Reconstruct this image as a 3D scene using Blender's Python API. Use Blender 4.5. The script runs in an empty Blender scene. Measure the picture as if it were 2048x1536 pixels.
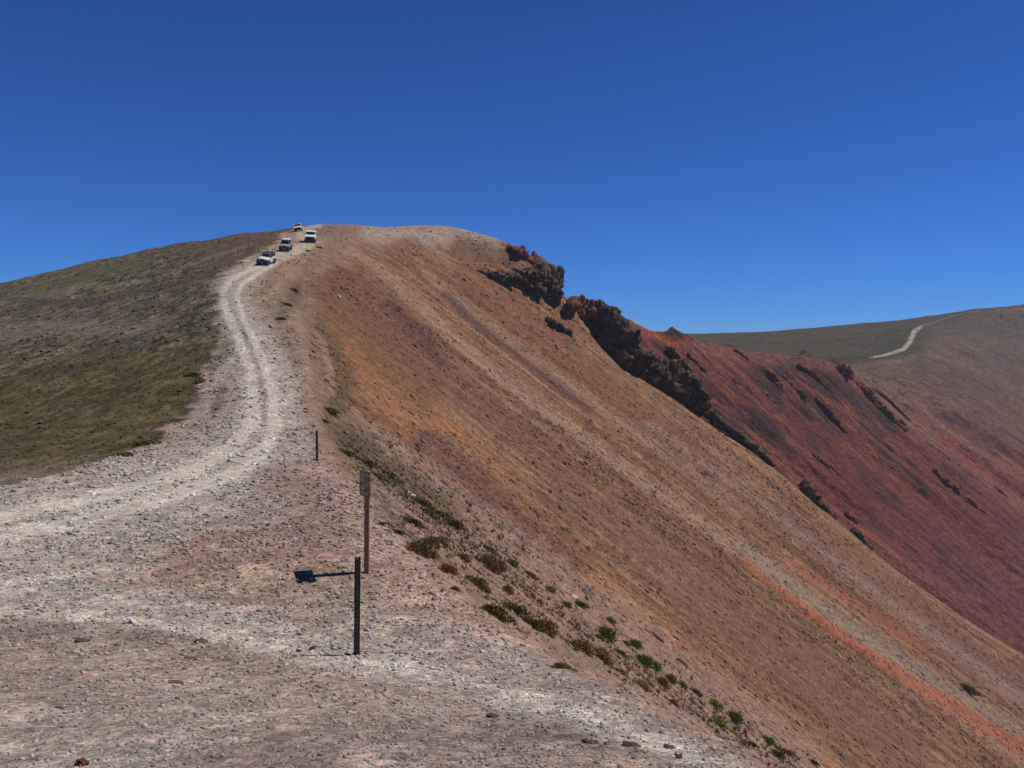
import bpy, bmesh, math, time
import numpy as np
from mathutils import Vector, Matrix
T0 = time.time()
scene = bpy.context.scene
COL = scene.collection
rng = np.random.default_rng(7)

# ------------------------------------------------------------------ camera
F, CX, CY = 1738.0, 1024.0, 768.0
PITCH = math.atan(61 / F)
CP, SP = math.cos(PITCH), math.sin(PITCH)
cam = bpy.data.cameras.new('camera')
cam.sensor_width = 36
cam.lens = 36 * F / 2048
cam.clip_end = 20000
cam.clip_start = 0.05
camo = bpy.data.objects.new('camera', cam)
COL.objects.link(camo)
camo.rotation_euler = (math.radians(90) - PITCH, 0, 0)
scene.camera = camo

def z_of(py, Y):
    r = (CY - py) / F
    return Y * (r * CP - SP) / (CP + r * SP)
def x_of(px, Y, z):
    return (px - CX) / F * (Y * CP - z * SP)
def project(x, Y, z):
    d = np.maximum(Y * CP - z * SP, 0.3)
    return CX + F * x / d, CY - F * (Y * SP + z * CP) / d

# ------------------------------------------------------------------ noise
def _h(ix, iy, iz, seed):
    h = (ix.astype(np.uint32) * np.uint32(374761393) + iy.astype(np.uint32) * np.uint32(668265263)
         + iz.astype(np.uint32) * np.uint32(2147483647 - 18) + np.uint32((seed * 2246822519 + 977) % 4294967296))
    h = (h ^ (h >> np.uint32(13))) * np.uint32(1274126177)
    h = (h ^ (h >> np.uint32(16))) * np.uint32(2246822519)
    h = h ^ (h >> np.uint32(13))
    return h.astype(np.float32) / np.float32(4294967295.0)
def vnoise(x, y, seed=0):
    x = np.asarray(x, dtype=np.float32); y = np.asarray(y, dtype=np.float32)
    fx = np.floor(x); fy = np.floor(y)
    ix = fx.astype(np.int64); iy = fy.astype(np.int64)
    u = x - fx; v = y - fy
    u = u * u * (3 - 2 * u); v = v * v * (3 - 2 * v)
    z = np.zeros_like(ix)
    a = _h(ix, iy, z, seed); b = _h(ix + 1, iy, z, seed)
    c = _h(ix, iy + 1, z, seed); d = _h(ix + 1, iy + 1, z, seed)
    return ((a * (1 - u) + b * u) * (1 - v) + (c * (1 - u) + d * u) * v) * 2 - 1
def fbm(x, y, o=4, seed=0, g=0.5):
    s = 0; a = 1; t = 0
    for i in range(o):
        s = s + a * vnoise(x * 2 ** i + 17.3 * i, y * 2 ** i - 9.1 * i, seed + i)
        t += a; a *= g
    return s / t
def worley3(P, seed, k=0):
    """nearest-cell random value and F1/F2 distances for points P (N,3)"""
    fl = np.floor(P).astype(np.int64)
    f1 = np.full(len(P), 9.0); f2 = np.full(len(P), 9.0); val = np.zeros(len(P))
    for dx in (-1, 0, 1):
        for dy in (-1, 0, 1):
            for dz in (-1, 0, 1):
                c = fl + np.array([dx, dy, dz])
                q = c + np.stack([_h(c[:, 0], c[:, 1], c[:, 2], seed + j) for j in (1, 2, 3)], 1)
                d = np.linalg.norm(P - q, axis=1)
                v = _h(c[:, 0], c[:, 1], c[:, 2], seed + 9)
                m = d < f1
                f2 = np.where(m, f1, np.minimum(f2, d))
                val = np.where(m, v, val)
                f1 = np.where(m, d, f1)
    return val, f1, f2
def sstep(a, b, x):
    t = np.clip((x - a) / (b - a), 0, 1)
    return t * t * (3 - 2 * t)
def C(r, g, b):
    c = np.array([r, g, b]) / 255.0
    c = np.where(c <= 0.04045, c / 12.92, ((c + 0.055) / 1.055) ** 2.4)
    return (c / 1.2).astype(np.float32)

# ------------------------------------------------------------------ terrain tables
PXG = np.arange(-3200, 6001, 4.0)
def table(stations, sig):
    Ds = sorted(stations)
    rows = []
    for D in Ds:
        pts = stations[D]
        xs = np.array([p[0] for p in pts], float); ys = np.array([p[1] for p in pts], float)
        r = np.interp(PXG, xs, ys)
        sl = (ys[1] - ys[0]) / (xs[1] - xs[0]); m = PXG < xs[0]; r[m] = ys[0] + sl * (PXG[m] - xs[0])
        sr = (ys[-1] - ys[-2]) / (xs[-1] - xs[-2]); m = PXG > xs[-1]; r[m] = ys[-1] + sr * (PXG[m] - xs[-1])
        s = sig(D) / 4.0
        k = np.arange(-int(3 * s) - 1, int(3 * s) + 2); w = np.exp(-0.5 * (k / s) ** 2); w /= w.sum()
        n = len(k) // 2
        rp = np.concatenate([r[0] + (r[1] - r[0]) * np.arange(-n, 0), r, r[-1] + (r[-1] - r[-2]) * np.arange(1, n + 1)])
        rows.append(np.convolve(rp, w, 'valid'))
    return np.log(np.array(Ds, float)), np.array(rows)
def pchip(t, ys, q):
    """monotone cubic along axis 0; ys (n, M); q (m,) -> (m, M)"""
    h = np.diff(t)[:, None]; d = np.diff(ys, axis=0) / h
    m = np.zeros_like(ys)
    w1 = 2 * h[1:] + h[:-1]; w2 = h[1:] + 2 * h[:-1]
    same = d[:-1] * d[1:] > 0
    with np.errstate(divide='ignore', invalid='ignore'):
        hm = (w1 + w2) / (w1 / d[:-1] + w2 / d[1:])
    m[1:-1] = np.where(same, hm, 0)
    m[0] = d[0]; m[-1] = d[-1]
    i = np.clip(np.searchsorted(t, q) - 1, 0, len(t) - 2)
    s = ((q - t[i]) / (t[i + 1] - t[i]))[:, None]
    H = (t[i + 1] - t[i])[:, None]
    return ((1 + 2 * s) * (1 - s) ** 2 * ys[i] + s * (1 - s) ** 2 * H * m[i]
            + s * s * (3 - 2 * s) * ys[i + 1] + s * s * (s - 1) * H * m[i + 1])

class Surf:
    def __init__(self, stations, sig, disp):
        self.t, self.rows = table(stations, sig)
        self.Dq = np.exp(np.linspace(self.t[0], self.t[-1], 900))
        self.tab = pchip(self.t, self.rows, np.log(self.Dq))
        self.D0 = self.Dq[0]; self.disp = disp
        self.runmin = np.minimum.accumulate(self.tab, axis=0)
    def py(self, px, Y):
        px = np.asarray(px, float); Y = np.asarray(Y, float)
        u = np.clip((px - PXG[0]) / 4.0, 0, len(PXG) - 1.001); i = u.astype(int); a = u - i
        v = np.clip((np.log(np.maximum(Y, self.D0)) - self.t[0]) / (self.t[-1] - self.t[0]) * 899, 0, 898.999)
        j = v.astype(int); b = v - j
        T = self.tab
        return ((T[j, i] * (1 - a) + T[j, i + 1] * a) * (1 - b) + (T[j + 1, i] * (1 - a) + T[j + 1, i + 1] * a) * b)
    def base(self, x, Y):
        x = np.asarray(x, float); Y = np.asarray(Y, float)
        Yc = np.maximum(Y, self.D0)
        z = np.zeros_like(x) - 3
        for _ in range(4):
            px = CX + F * x / np.maximum(Yc * CP - z * SP, .3)
            z = z_of(self.py(px, Yc), Yc)
        return z + np.where(Y < self.D0, (self.D0 - Y) * 0.137, 0)
    def full(self, x, Y):
        zb = self.base(x, Y)
        e = 0.01 * np.maximum(np.asarray(Y, float), 3)
        sx = (self.base(x + e, Y) - zb) / e
        return zb + self.disp(x, Y, zb, sx), sx
    def at(self, px, py):
        """first surface point seen through photo position (px, py)"""
        i = int(round((px - PXG[0]) / 4.0))
        col = self.runmin[:, i]
        k = np.argmax(col <= py)
        if col[k] > py: k = len(col) - 1
        Y = float(self.Dq[k])
        x = (px - CX) / F * Y
        z = float(self.full(np.array([x]), np.array([Y]))[0][0])
        return x, Y, z

def sigA(D): return 22 if D < 60 else (16 if D < 190 else 7)
sil = [(-1200, 840), (-600, 700), (0, 567), (100, 545), (200, 522), (300, 500), (400, 482), (500, 466), (590, 457), (640, 448), (700, 448), (760, 453),
       (830, 452), (900, 452), (940, 461), (1000, 478), (1060, 503), (1100, 560), (1150, 612), (1190, 672), (1240, 735),
       (1340, 792), (1500, 895), (1620, 993), (1740, 1100), (1850, 1178), (2048, 1312), (2400, 1560)]
A_st = {
 3: [(-3000, 1900), (2400, 1900), (2760, 1960), (3400, 2400)],
 5: [(-1600, 1545), (1000, 1560), (1700, 1572), (1900, 1620), (2100, 1740), (2600, 2120)],
 7: [(-1200, 1410), (0, 1425), (800, 1438), (1300, 1462), (1480, 1490), (1600, 1545), (1700, 1615), (2048, 1880)],
 10: [(-900, 1290), (0, 1312), (500, 1328), (708, 1334), (900, 1338), (1150, 1350), (1280, 1378), (1400, 1445), (2048, 1930)],
 13: [(-900, 1180), (0, 1205), (400, 1215), (700, 1226), (850, 1230), (980, 1242), (1080, 1278), (1200, 1352), (1500, 1580), (2048, 2000)],
 15.5: [(-900, 1120), (0, 1138), (400, 1142), (731, 1145), (860, 1152), (930, 1172), (1020, 1220), (1150, 1310), (1500, 1572), (2048, 1990)],
 20: [(-900, 1050), (0, 1058), (300, 1055), (500, 1050), (700, 1046), (780, 1054), (850, 1084), (950, 1150), (1500, 1565), (2048, 1982)],
 27: [(-900, 985), (0, 990), (300, 975), (560, 962), (680, 958), (740, 974), (800, 1014), (1000, 1165), (1500, 1545), (2048, 1965)],
 35: [(-900, 925), (0, 925), (300, 918), (500, 912), (633, 916), (690, 930), (760, 976), (1000, 1155), (1500, 1532), (2048, 1950)],
 50: [(-900, 870), (0, 852), (250, 838), (430, 830), (560, 822), (640, 832), (700, 866), (760, 910), (1000, 1092), (1500, 1475), (2048, 1895)],
 65: [(-900, 820), (0, 765), (200, 745), (400, 725), (520, 716), (620, 727), (680, 762), (760, 822), (1000, 1005), (1500, 1385), (2048, 1800)],
 80: [(-900, 800), (0, 700), (200, 675), (400, 640), (500, 628), (600, 637), (660, 672), (760, 748), (1000, 930), (1500, 1308), (2048, 1722)],
 106: [(-900, 790), (0, 650), (200, 615), (380, 575), (470, 556), (560, 562), (640, 602), (760, 692), (1000, 872), (1500, 1248), (2048, 1665)],
 128: [(-900, 780), (0, 625), (200, 585), (400, 542), (520, 530), (590, 541), (660, 572), (760, 642), (1000, 822), (1500, 1198), (2048, 1612)],
 142: [(-900, 765), (0, 598), (200, 556), (400, 515), (500, 504), (575, 501), (650, 516), (720, 549), (820, 618), (1000, 750), (1500, 1122), (2048, 1530)],
 155: [(-900, 758), (0, 588), (200, 544), (400, 502), (500, 489), (560, 485), (625, 482), (700, 502), (780, 550), (1000, 706), (1500, 1080), (2048, 1488)],
 180: [(-900, 748), (0, 577), (200, 532), (400, 491), (500, 475), (600, 469), (700, 467), (780, 491), (900, 565), (1000, 638), (1500, 1012), (2048, 1418)],
 207: [(-900, 742), (0, 571), (200, 526), (300, 504), (500, 468), (597, 461), (650, 455), (700, 455), (800, 463), (900, 492), (1000, 552), (1100, 625), (1500, 935), (2048, 1352)],
 222: sil,
}
for D, dy, w in ((229, 5, 0), (246, 26, 0), (285, 110, 0), (400, 330, 0), (800, 620, 0)):
    A_st[D] = [(p[0], p[1] + dy) for p in sil]

ROAD = [(640, 452), (612, 456), (599, 462), (602, 470), (618, 478), (618, 486), (600, 495), (570, 508), (535, 526), (500, 541), (468, 566), (463, 600), (478, 642),
        (500, 690), (514, 740), (526, 790), (530, 840), (505, 885), (450, 930), (350, 972), (200, 1012), (0, 1052), (-300, 1100)]
def polydist(px, py, pts, ys=1.0, lim=400):
    best = np.full(px.shape, 1e6, np.float32); par = np.zeros(px.shape, np.float32)
    side = np.zeros(px.shape, np.float32)
    n = len(pts) - 1
    for i in range(n):
        ax, ay = pts[i][:2]; bx, by = pts[i + 1][:2]
        ay *= ys; by *= ys
        dx, dy = bx - ax, by - ay; L2 = dx * dx + dy * dy + 1e-9
        t = np.clip(((px - ax) * dx + (py * ys - ay) * dy) / L2, 0, 1)
        qx = px - ax - t * dx; qy = py * ys - ay - t * dy
        d = np.sqrt(qx * qx + qy * qy)
        m = d < best
        best = np.where(m, d, best); par = np.where(m, i + t, par)
        side = np.where(m, np.sign(dx * qy - dy * qx), side)
    return best, par, side

def dispA(x, Y, zb, sx):
    Yc = np.clip(Y, 3, 260)
    face = sstep(0.25, 0.6, -sx)
    px, py = project(x, np.maximum(Y, 3), zb)
    left = sstep(0, 1, (-(x + 0.22 * Yc)) / (0.08 * Yc + 1)) * sstep(24, 60, Yc)
    d = fbm(x * 0.55, Y * 0.55, 4, 3) * 0.05
    d = d + fbm(x * 6, Y * 6, 2, 31) * 0.012
    big = 0.12 + 0.0022 * Yc
    d = d + (face + left * 0.9) * fbm(x * 0.13, Y * 0.13, 4, 11) * big * 1.3
    d = d + (face * 0.9 + left) * fbm(x * 0.9, Y * 0.9, 3, 21) * 0.13
    s = Y + 0.04 * x + 1.4 * vnoise(x * 0.05, Y * 0.05, 5)
    gul = np.abs(vnoise(s * 0.16, x * 0.018, 41)) * 0.9 + np.abs(vnoise(s * 0.5, x * 0.03, 42)) * 0.28
    d = d - face * gul * sstep(18, 90, Yc) * 1.5
    d = d + sstep(150, 200, Yc) * fbm(x * 0.09, Y * 0.09, 4, 51) * 0.5
    d = d + 0.27 * (Yc - 15.4) * np.exp(-((x + 3.4) / 1.6) ** 2 - ((Yc - 15.4) / 1.3) ** 2)  # invented ground tilt, shaped to enlarge the sign's cast shadow
    return d
A = Surf(A_st, sigA, dispA)

B_st = {
 238: [(900, 680), (1100, 700), (1190, 740), (1240, 790), (1340, 840), (1500, 945), (1700, 1110), (2048, 1370), (2400, 1640)],
 252: [(900, 620), (1100, 606), (1150, 596), (1190, 615), (1240, 662), (1300, 735), (1400, 810), (1500, 882), (1700, 1050), (2048, 1300), (2400, 1560)],
 265: [(900, 660), (1100, 630), (1190, 618), (1240, 630), (1290, 665), (1340, 715), (1400, 775), (1500, 850), (1700, 1010), (2048, 1265), (2400, 1520)],
 290: [(900, 700), (1150, 660), (1240, 640), (1290, 656), (1340, 661), (1400, 700), (1480, 770), (1600, 870), (1800, 1020), (2048, 1200), (2400, 1450)],
 320: [(900, 740), (1200, 710), (1290, 684), (1375, 673), (1450, 690), (1530, 720), (1620, 790), (1750, 900), (1900, 1010), (2048, 1115), (2400, 1360)],
 350: [(900, 760), (1300, 724), (1450, 702), (1530, 700), (1600, 706), (1660, 735), (1740, 810), (1850, 900), (1950, 975), (2048, 1045), (2400, 1280)],
 380: [(900, 780), (1450, 735), (1600, 716), (1660, 720), (1700, 738), (1760, 785), (1850, 850), (1950, 915), (2048, 975), (2400, 1200)],
 410: [(900, 790), (1600, 750), (1700, 746), (1760, 760), (1850, 800), (1950, 860), (2048, 920), (2400, 1130)],
 440: [(900, 800), (1600, 775), (1700, 762), (1800, 770), (1900, 795), (1960, 825), (2048, 882), (2400, 1080)],
 470: [(900, 840), (1600, 800), (1700, 785), (1800, 790), (1900, 815), (1960, 845), (2048, 905), (2400, 1110)],
 560: [(900, 960), (1600, 910), (1700, 890), (1800, 900), (1900, 930), (1960, 960), (2048, 1020), (2400, 1240)],
}
def dispB(x, Y, zb, sx):
    face = sstep(0.15, 0.5, -sx)
    s = Y + 0.12 * x + 5 * vnoise(x * 0.02, Y * 0.02, 65)
    rid = 1 - 3 * vnoise(s * 0.055, x * 0.012, 61) ** 2
    d = rid * 1.8 * face + (1 - np.abs(vnoise(s * 0.17, x * 0.022, 62)) * 2) * 0.8 * face
    up = sstep(-70, 0, zb)
    d = d + (1 - np.abs(vnoise(s * 0.45, x * 0.04, 64)) * 2) * 0.45 * face
    d = d + fbm(x * 0.10, Y * 0.12, 5, 63, 0.55) * (0.4 + 1.4 * up * face)
    return d - 0.8
B = Surf(B_st, lambda D: 8, dispB)
C_st = {
 430: [(900, 850), (1600, 810), (1800, 800), (1900, 830), (2048, 920), (2400, 1120)],
 480: [(900, 780), (1300, 745), (1600, 740), (1700, 740), (1800, 756), (1900, 792), (1980, 832), (2048, 875), (2400, 1060)],
 560: [(900, 730), (1300, 715), (1600, 723), (1700, 723), (1760, 714), (1830, 722), (1900, 750), (2048, 830), (2400, 1000)],
 650: [(900, 705), (1300, 700), (1600, 706), (1720, 705), (1790, 699), (1840, 693), (1900, 707), (2048, 772), (2400, 930)],
 740: [(900, 690), (1300, 688), (1600, 689), (1720, 686), (1810, 673), (1850, 665), (1920, 674), (2048, 717), (2400, 860)],
 820: [(900, 680), (1300, 677), (1500, 675), (1650, 668), (1780, 655), (1850, 648), (1920, 646), (2048, 667), (2400, 780)],
 900: [(900, 672), (1300, 669), (1370, 668), (1500, 665), (1650, 655), (1800, 640), (1900, 627), (1960, 618), (2048, 607), (2400, 580)],
 980: [(900, 690), (1300, 686), (1500, 682), (1650, 672), (1800, 656), (1900, 643), (1960, 634), (2048, 623), (2400, 596)],
 1300: [(900, 780), (1500, 770), (1900, 735), (2048, 720), (2400, 690)],
}
def dispC(x, Y, zb, sx):
    face = sstep(0.1, 0.4, -sx)
    s = Y + 0.3 * x
    return fbm(x * 0.03, Y * 0.03, 5, 71) * 2.0 + face * (1 - np.abs(vnoise(s * 0.03, x * 0.006, 73)) * 2) * 2.0
CS = Surf(C_st, lambda D: 12, dispC)

# ------------------------------------------------------------------ painting the soil colours
def stroke(c, px, py, pts, w, col, k, ys=1.0, soft=0.5, nz=None):
    """blend a stripe of soil along pts; w = half width (number or list per point)"""
    pad = (max(w) if isinstance(w, (list, tuple)) else w) * 2.5 + 30
    xs = [p[0] for p in pts]; yy = [p[1] for p in pts]
    m = (px > min(xs) - pad) & (px < max(xs) + pad) & (py > min(yy) - pad) & (py < max(yy) + pad)
    if not m.any(): return c
    d, par, _ = polydist(px[m], py[m], pts, ys)
    ww = np.interp(par, np.arange(len(pts)), w) if isinstance(w, (list, tuple)) else w
    q = d / ww
    if nz is not None: q = q + nz[m] * 0.45
    a = (1 - sstep(1 - soft, 1 + soft, q)) * k
    c[m] = c[m] * (1 - a[:, None]) + np.asarray(col)[None] * a[:, None]
    return c
def mix(c, col, a):
    return c * (1 - a[:, None]) + np.asarray(col, np.float32)[None] * a[:, None]

RD = ROAD
ROADW = [4, 4, 4, 6, 9, 10, 10, 11, 15, 17, 24, 28, 32, 38, 44, 50, 54, 60, 66, 70, 76, 86, 90]
def paintA(x, Y, z, sx):
    px, py = project(x, np.maximum(Y, 3), z)
    px = px.astype(np.float32); py = py.astype(np.float32)
    Yc = np.maximum(Y, 3)
    L = np.log(Yc)
    n_s = fbm(x * 1.3, Y * 1.3, 4, 101); n_m = fbm(x * 0.35, Y * 0.35, 4, 102); n_l = fbm(x * 0.07, Y * 0.07, 4, 103)
    nz = np.where(Yc < 30, n_s, np.where(Yc < 80, n_m * 0.6 + n_s * 0.4, n_m * .5 + n_l * 0.5)).astype(np.float32)
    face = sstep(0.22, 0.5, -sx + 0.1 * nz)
    # plateau
    c = np.tile(C(154, 130, 114), (len(px), 1))
    c = mix(c, C(128, 110, 102), sstep(-0.1, 0.6, n_m) * 0.5)
    c = mix(c, C(172, 160, 150), sstep(0.0, 0.6, n_s) * 0.45)
    # grey foreground
    fg = sstep(1180, 1300, py) * (1 - face)
    c = mix(c, C(152, 134, 122), fg * 0.6)
    fgl = fg * sstep(700, 0, px) * sstep(1350, 1480, py)
    c = mix(c, C(154, 143, 134), fgl * 0.6)
    c = stroke(c, px, py, [(1000, 1440), (1200, 1480), (1400, 1510), (1500, 1530)], 42, C(112, 96, 94), 0.5, 1.6, 0.6, nz)
    c = stroke(c, px, py, [(400, 1530), (900, 1480), (1100, 1520)], 60, C(130, 112, 106), 0.5, 1.2, 0.6, nz)
    # pale gravel apron round the bend
    c = stroke(c, px, py, [(-250, 1120), (0, 1080), (200, 1040), (380, 985), (500, 920), (540, 840), (525, 760), (505, 690), (475, 630), (455, 585), (480, 555)],
               [150, 130, 95, 85, 110, 120, 100, 78, 42, 26, 16], C(160, 147, 138), 0.75, 1.0, 0.5, nz)
    c = stroke(c, px, py, [(-200, 1190), (0, 1185), (150, 1195), (300, 1215), (500, 1262), (700, 1315), (900, 1362), (1100, 1412), (1300, 1475), (1450, 1535), (1560, 1600)],
               [95, 90, 84, 76, 66, 56, 52, 50, 48, 46, 46], C(168, 155, 145), 0.8, 2.0, 0.35, nz)
    c = stroke(c, px, py, [(720, 1255), (950, 1290), (1200, 1370), (1400, 1440)], 60, C(158, 142, 134), 0.7, 1.6, 0.5, nz)
    # brown-pink earth between the tracks
    c = stroke(c, px, py, [(560, 960), (660, 990), (700, 1050), (620, 1090), (440, 1085), (330, 1130)], [45, 60, 70, 60, 45, 26], C(147, 117, 102), 0.75, 1.4, 0.5, nz)
    c = stroke(c, px, py, [(640, 930), (740, 1010), (790, 1110), (900, 1200), (1040, 1262)], [28, 50, 70, 60, 24], C(160, 130, 115), 0.7, 1.0, 0.5, nz)
    c = stroke(c, px, py, [(720, 1085), (790, 1100)], 16, C(180, 148, 130), 0.7, 2, 0.6, nz)
    c = stroke(c, px, py, [(780, 1180), (835, 1200)], 18, C(182, 152, 134), 0.7, 2, 0.6, nz)
    c = stroke(c, px, py, [(820, 1140), (880, 1190)], 5, C(188, 158, 140), 0.7, 1, 0.8, nz)
    c = stroke(c, px, py, [(430, 1095), (520, 1140), (600, 1165)], 8, C(170, 146, 130), 0.6, 1.5, 0.8, nz)
    # near bank edge, darker
    c = stroke(c, px, py, [(-200, 1262), (0, 1262), (200, 1268), (360, 1290), (500, 1330)], [22, 22, 22, 22, 10], C(132, 114, 104), 0.6, 1.3, 0.6, nz)
    # ---------- left hillside
    bx = np.interp(py, [440, 458, 500, 530, 560, 600, 680, 740, 800, 850, 890, 930, 975, 1010], [640, 585, 520, 470, 425, 425, 445, 405, 395, 345, 300, 170, 0, -160])
    lm = sstep(-14, 16, bx - px + nz * 48) * (1 - sstep(975, 1010, py + 0 * px))
    h = np.tile(C(94, 86, 60), (len(px), 1))
    nh = fbm(x * 0.11, Y * 0.05, 5, 110, 0.6); nh2 = fbm(x * 0.3 + 7, Y * 0.16, 5, 111, 0.6); nh3 = fbm(x * 1.1, Y * 0.5, 4, 112, .6)
    h = mix(h, C(82, 80, 46), sstep(-0.3, 0.2, nh) * 0.75)
    h = mix(h, C(118, 104, 90), sstep(0.05, 0.4, nh2) * 0.7)
    h = mix(h, C(108, 78, 64), sstep(0.1, 0.5, -nh2) * 0.6)
    h = mix(h, C(54, 47, 34), sstep(0.0, 0.35, nh3) * 0.75)
    h = mix(h, C(44, 38, 28), sstep(0.1, 0.35, fbm(x * 2.6, Y * 1.0, 4, 117, .65)) * 0.75)
    h = mix(h, C(140, 126, 112), sstep(0.2, 0.4, -fbm(x * 2.2 + 9, Y * 0.9, 4, 118, .65)) * 0.7)
    h = mix(h, C(92, 84, 84), sstep(0.1, 0.4, fbm(x * 0.2, Y * 0.1, 4, 119, .6)) * 0.5)
    h = mix(h, C(136, 120, 106), sstep(0.15, 0.45, -nh3) * 0.6)
    top = sstep(640, 500, py)
    h = mix(h, C(98, 76, 58), top * sstep(250, 520, px) * 0.6)
    h = stroke(h, px, py, [(-100, 612), (100, 590), (170, 566), (210, 575), (300, 560)], [12, 12, 14, 8, 6], C(128, 118, 92), 0.55, 1.5, 0.6, nz)
    h = stroke(h, px, py, [(60, 580), (180, 552), (290, 530)], 12, C(92, 92, 56), 0.7, 1.2, 0.6, nz)
    h = stroke(h, px, py, [(350, 560), (362, 535), (420, 515), (500, 490)], [5, 4, 4, 3], C(140, 114, 94), 0.5, 1, 0.8, nz)
    h = stroke(h, px, py, [(-60, 672), (120, 655), (240, 660), (330, 640)], [22, 20, 14, 8], C(122, 108, 98), 0.6, 1.2, 0.6, nz)
    h = stroke(h, px, py, [(-60, 590), (150, 610), (330, 575), (430, 545)], [9, 10, 12, 10], C(74, 66, 60), 0.6, 1.4, 0.8, nz)
    gt = np.interp(px, [-400, 0, 230, 330, 420], [760, 742, 702, 690, 700])
    gm = sstep(-26, 26, py - gt + nz * 46)
    grass = np.tile(C(88, 76, 44), (len(px), 1))
    grass = mix(grass, C(72, 70, 40), sstep(-0.1, 0.4, nh3) * 0.6)
    grass = mix(grass, C(112, 94, 56), sstep(0.0, 0.4, nh2) * 0.5)
    grass = mix(grass, C(78, 62, 40), sstep(0.1, 0.4, -nh2) * 0.5)
    grass = mix(grass, C(110, 106, 88), sstep(0.25, 0.5, -nh3) * 0.5)
    gb = sstep(26, 0, bx - px + nz * 20)
    grass = mix(grass, C(56, 50, 30), gb * 0.75)
    low = sstep(900, 950, py + nz * 18)
    grass = mix(grass, C(120, 102, 88), low * 0.45)
    ft = fbm(x * 2.2, Y * 0.8, 4, 127, .65)
    grass = mix(grass, C(52, 48, 28), sstep(0.05, 0.35, ft) * 0.6)
    grass = mix(grass, C(118, 104, 72), sstep(0.15, 0.4, -ft) * 0.45)
    h = h * (1 - gm[:, None]) + grass * gm[:, None]
    c = c * (1 - lm[:, None]) + h * lm[:, None]
    c = stroke(c, px, py, [(445, 640), (470, 700), (450, 760), (420, 820), (400, 850)], [12, 24, 34, 40, 26], C(140, 126, 118), 0.6, 1.0, 0.5, nz)
    c = stroke(c, px, py, [(445, 785), (430, 820)], [12, 10], C(84, 74, 46), 0.7, 1.0, 0.8, nz)
    c = stroke(c, px, py, [(455, 690), (420, 740)], [12, 10], C(78, 68, 50), 0.5, 1.0, 0.8, nz)
    # ---------- shoulder right of the road
    c = stroke(c, px, py, [(640, 462), (700, 470), (660, 500), (590, 540)], [18, 24, 24, 16], C(122, 94, 76), 0.8, 1, 0.7, nz)
    c = stroke(c, px, py, [(560, 545), (545, 590), (570, 650), (600, 720)], [22, 34, 30, 22], C(122, 98, 80), 0.75, 1, 0.5, nz)
    c = stroke(c, px, py, [(500, 610), (540, 590), (580, 550), (610, 520)], [4, 5, 5, 3], C(156, 128, 104), 0.7, 1, 0.8, nz)
    c = stroke(c, px, py, [(575, 640), (640, 665), (668, 720), (672, 800)], [10, 30, 34, 26], C(140, 114, 100), 0.8, 1, 0.5, nz)
    # ---------- the steep scree face
    s = Y + 0.04 * x + 1.4 * vnoise(x * 0.05, Y * 0.05, 5)
    w = 1 + 0 * s
    st1 = fbm(s * 0.11, x * 0.02, 3, 120); st2 = fbm(s * 0.42, x * 0.035, 4, 121, 0.6); st3 = fbm(s * 1.5, x * 0.10, 3, 122, 0.6)
    pt = fbm(x * 0.22, Y * 0.4, 5, 123, 0.6)
    f = np.tile(C(146, 98, 66), (len(px), 1))
    f = mix(f, C(122, 84, 68), sstep(0.0, 0.5, st1 * .6 + pt * .6) * 0.7)
    f = mix(f, C(182, 120, 70), sstep(0.0, 0.35, st2 * .8 + pt * .3) * 0.75)
    f = mix(f, C(160, 130, 104), sstep(0.08, 0.4, -st2) * 0.6)
    f = mix(f, C(112, 78, 58), sstep(0.05, 0.35, -st3) * 0.55)
    f = mix(f, C(92, 66, 60), sstep(0.05, 0.4, pt * .8 + st3 * .5) * 0.75)
    f = mix(f, C(82, 60, 56), sstep(0.1, 0.4, fbm(s * 2.2, x * 0.3, 4, 125, 0.65)) * 0.55)
    f = mix(f, C(184, 136, 96), sstep(0.15, 0.5, st3) * 0.55)
    st4 = fbm(s * 4.0, x * 0.16, 3, 128, 0.6); st5 = fbm(s * 0.9, x * 0.015, 3, 129, 0.6)
    f = mix(f, C(116, 84, 64), sstep(0.05, 0.4, st4) * 0.4)
    f = mix(f, C(166, 134, 106), sstep(0.12, 0.4, st5) * 0.5)
    f = mix(f, C(124, 88, 66), sstep(0.12, 0.4, -st5) * 0.5)
    # named bands (all run straight down the fall line)
    f = stroke(f, px, py, [(640, 655), (720, 720), (800, 800), (900, 890), (1000, 985), (1100, 1085), (1300, 1250), (1500, 1410), (1650, 1530)],
               [16, 34, 40, 44, 40, 30, 24, 20, 16], C(182, 120, 70), 0.6, 1, 0.8, nz)
    f = stroke(f, px, py, [(700, 560), (800, 640), (900, 750), (1010, 850), (1150, 960)], [50, 46, 34, 26, 20], C(120, 82, 68), 0.55, 1, 0.7, nz)
    f = stroke(f, px, py, [(600, 530), (660, 600), (760, 700), (850, 790)], [40, 60, 56, 40], C(122, 84, 60), 0.7, 1, 0.7, nz)
    f = stroke(f, px, py, [(780, 610), (830, 660), (880, 720)], [14, 16, 14], C(88, 62, 60), 0.6, 1, 0.7, nz)
    f = stroke(f, px, py, [(850, 880), (950, 960), (1060, 1060), (1150, 1130)], [26, 34, 34, 28], C(104, 74, 70), 0.7, 1, 0.7, nz)
    f = stroke(f, px, py, [(700, 500), (760, 540), (840, 610), (920, 690), (1060, 800), (1200, 900), (1420, 1060), (1560, 1160), (1760, 1310), (2048, 1520)],
               [9, 11, 12, 12, 13, 14, 15, 16, 17, 18], C(168, 136, 110), 0.6, 1, 0.5, nz * .6)
    f = stroke(f, px, py, [(850, 545), (950, 630), (1100, 745), (1300, 890), (1500, 1030)], [8, 10, 10, 9, 8], C(160, 130, 108), 0.4, 1, 0.7, nz)
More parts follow.
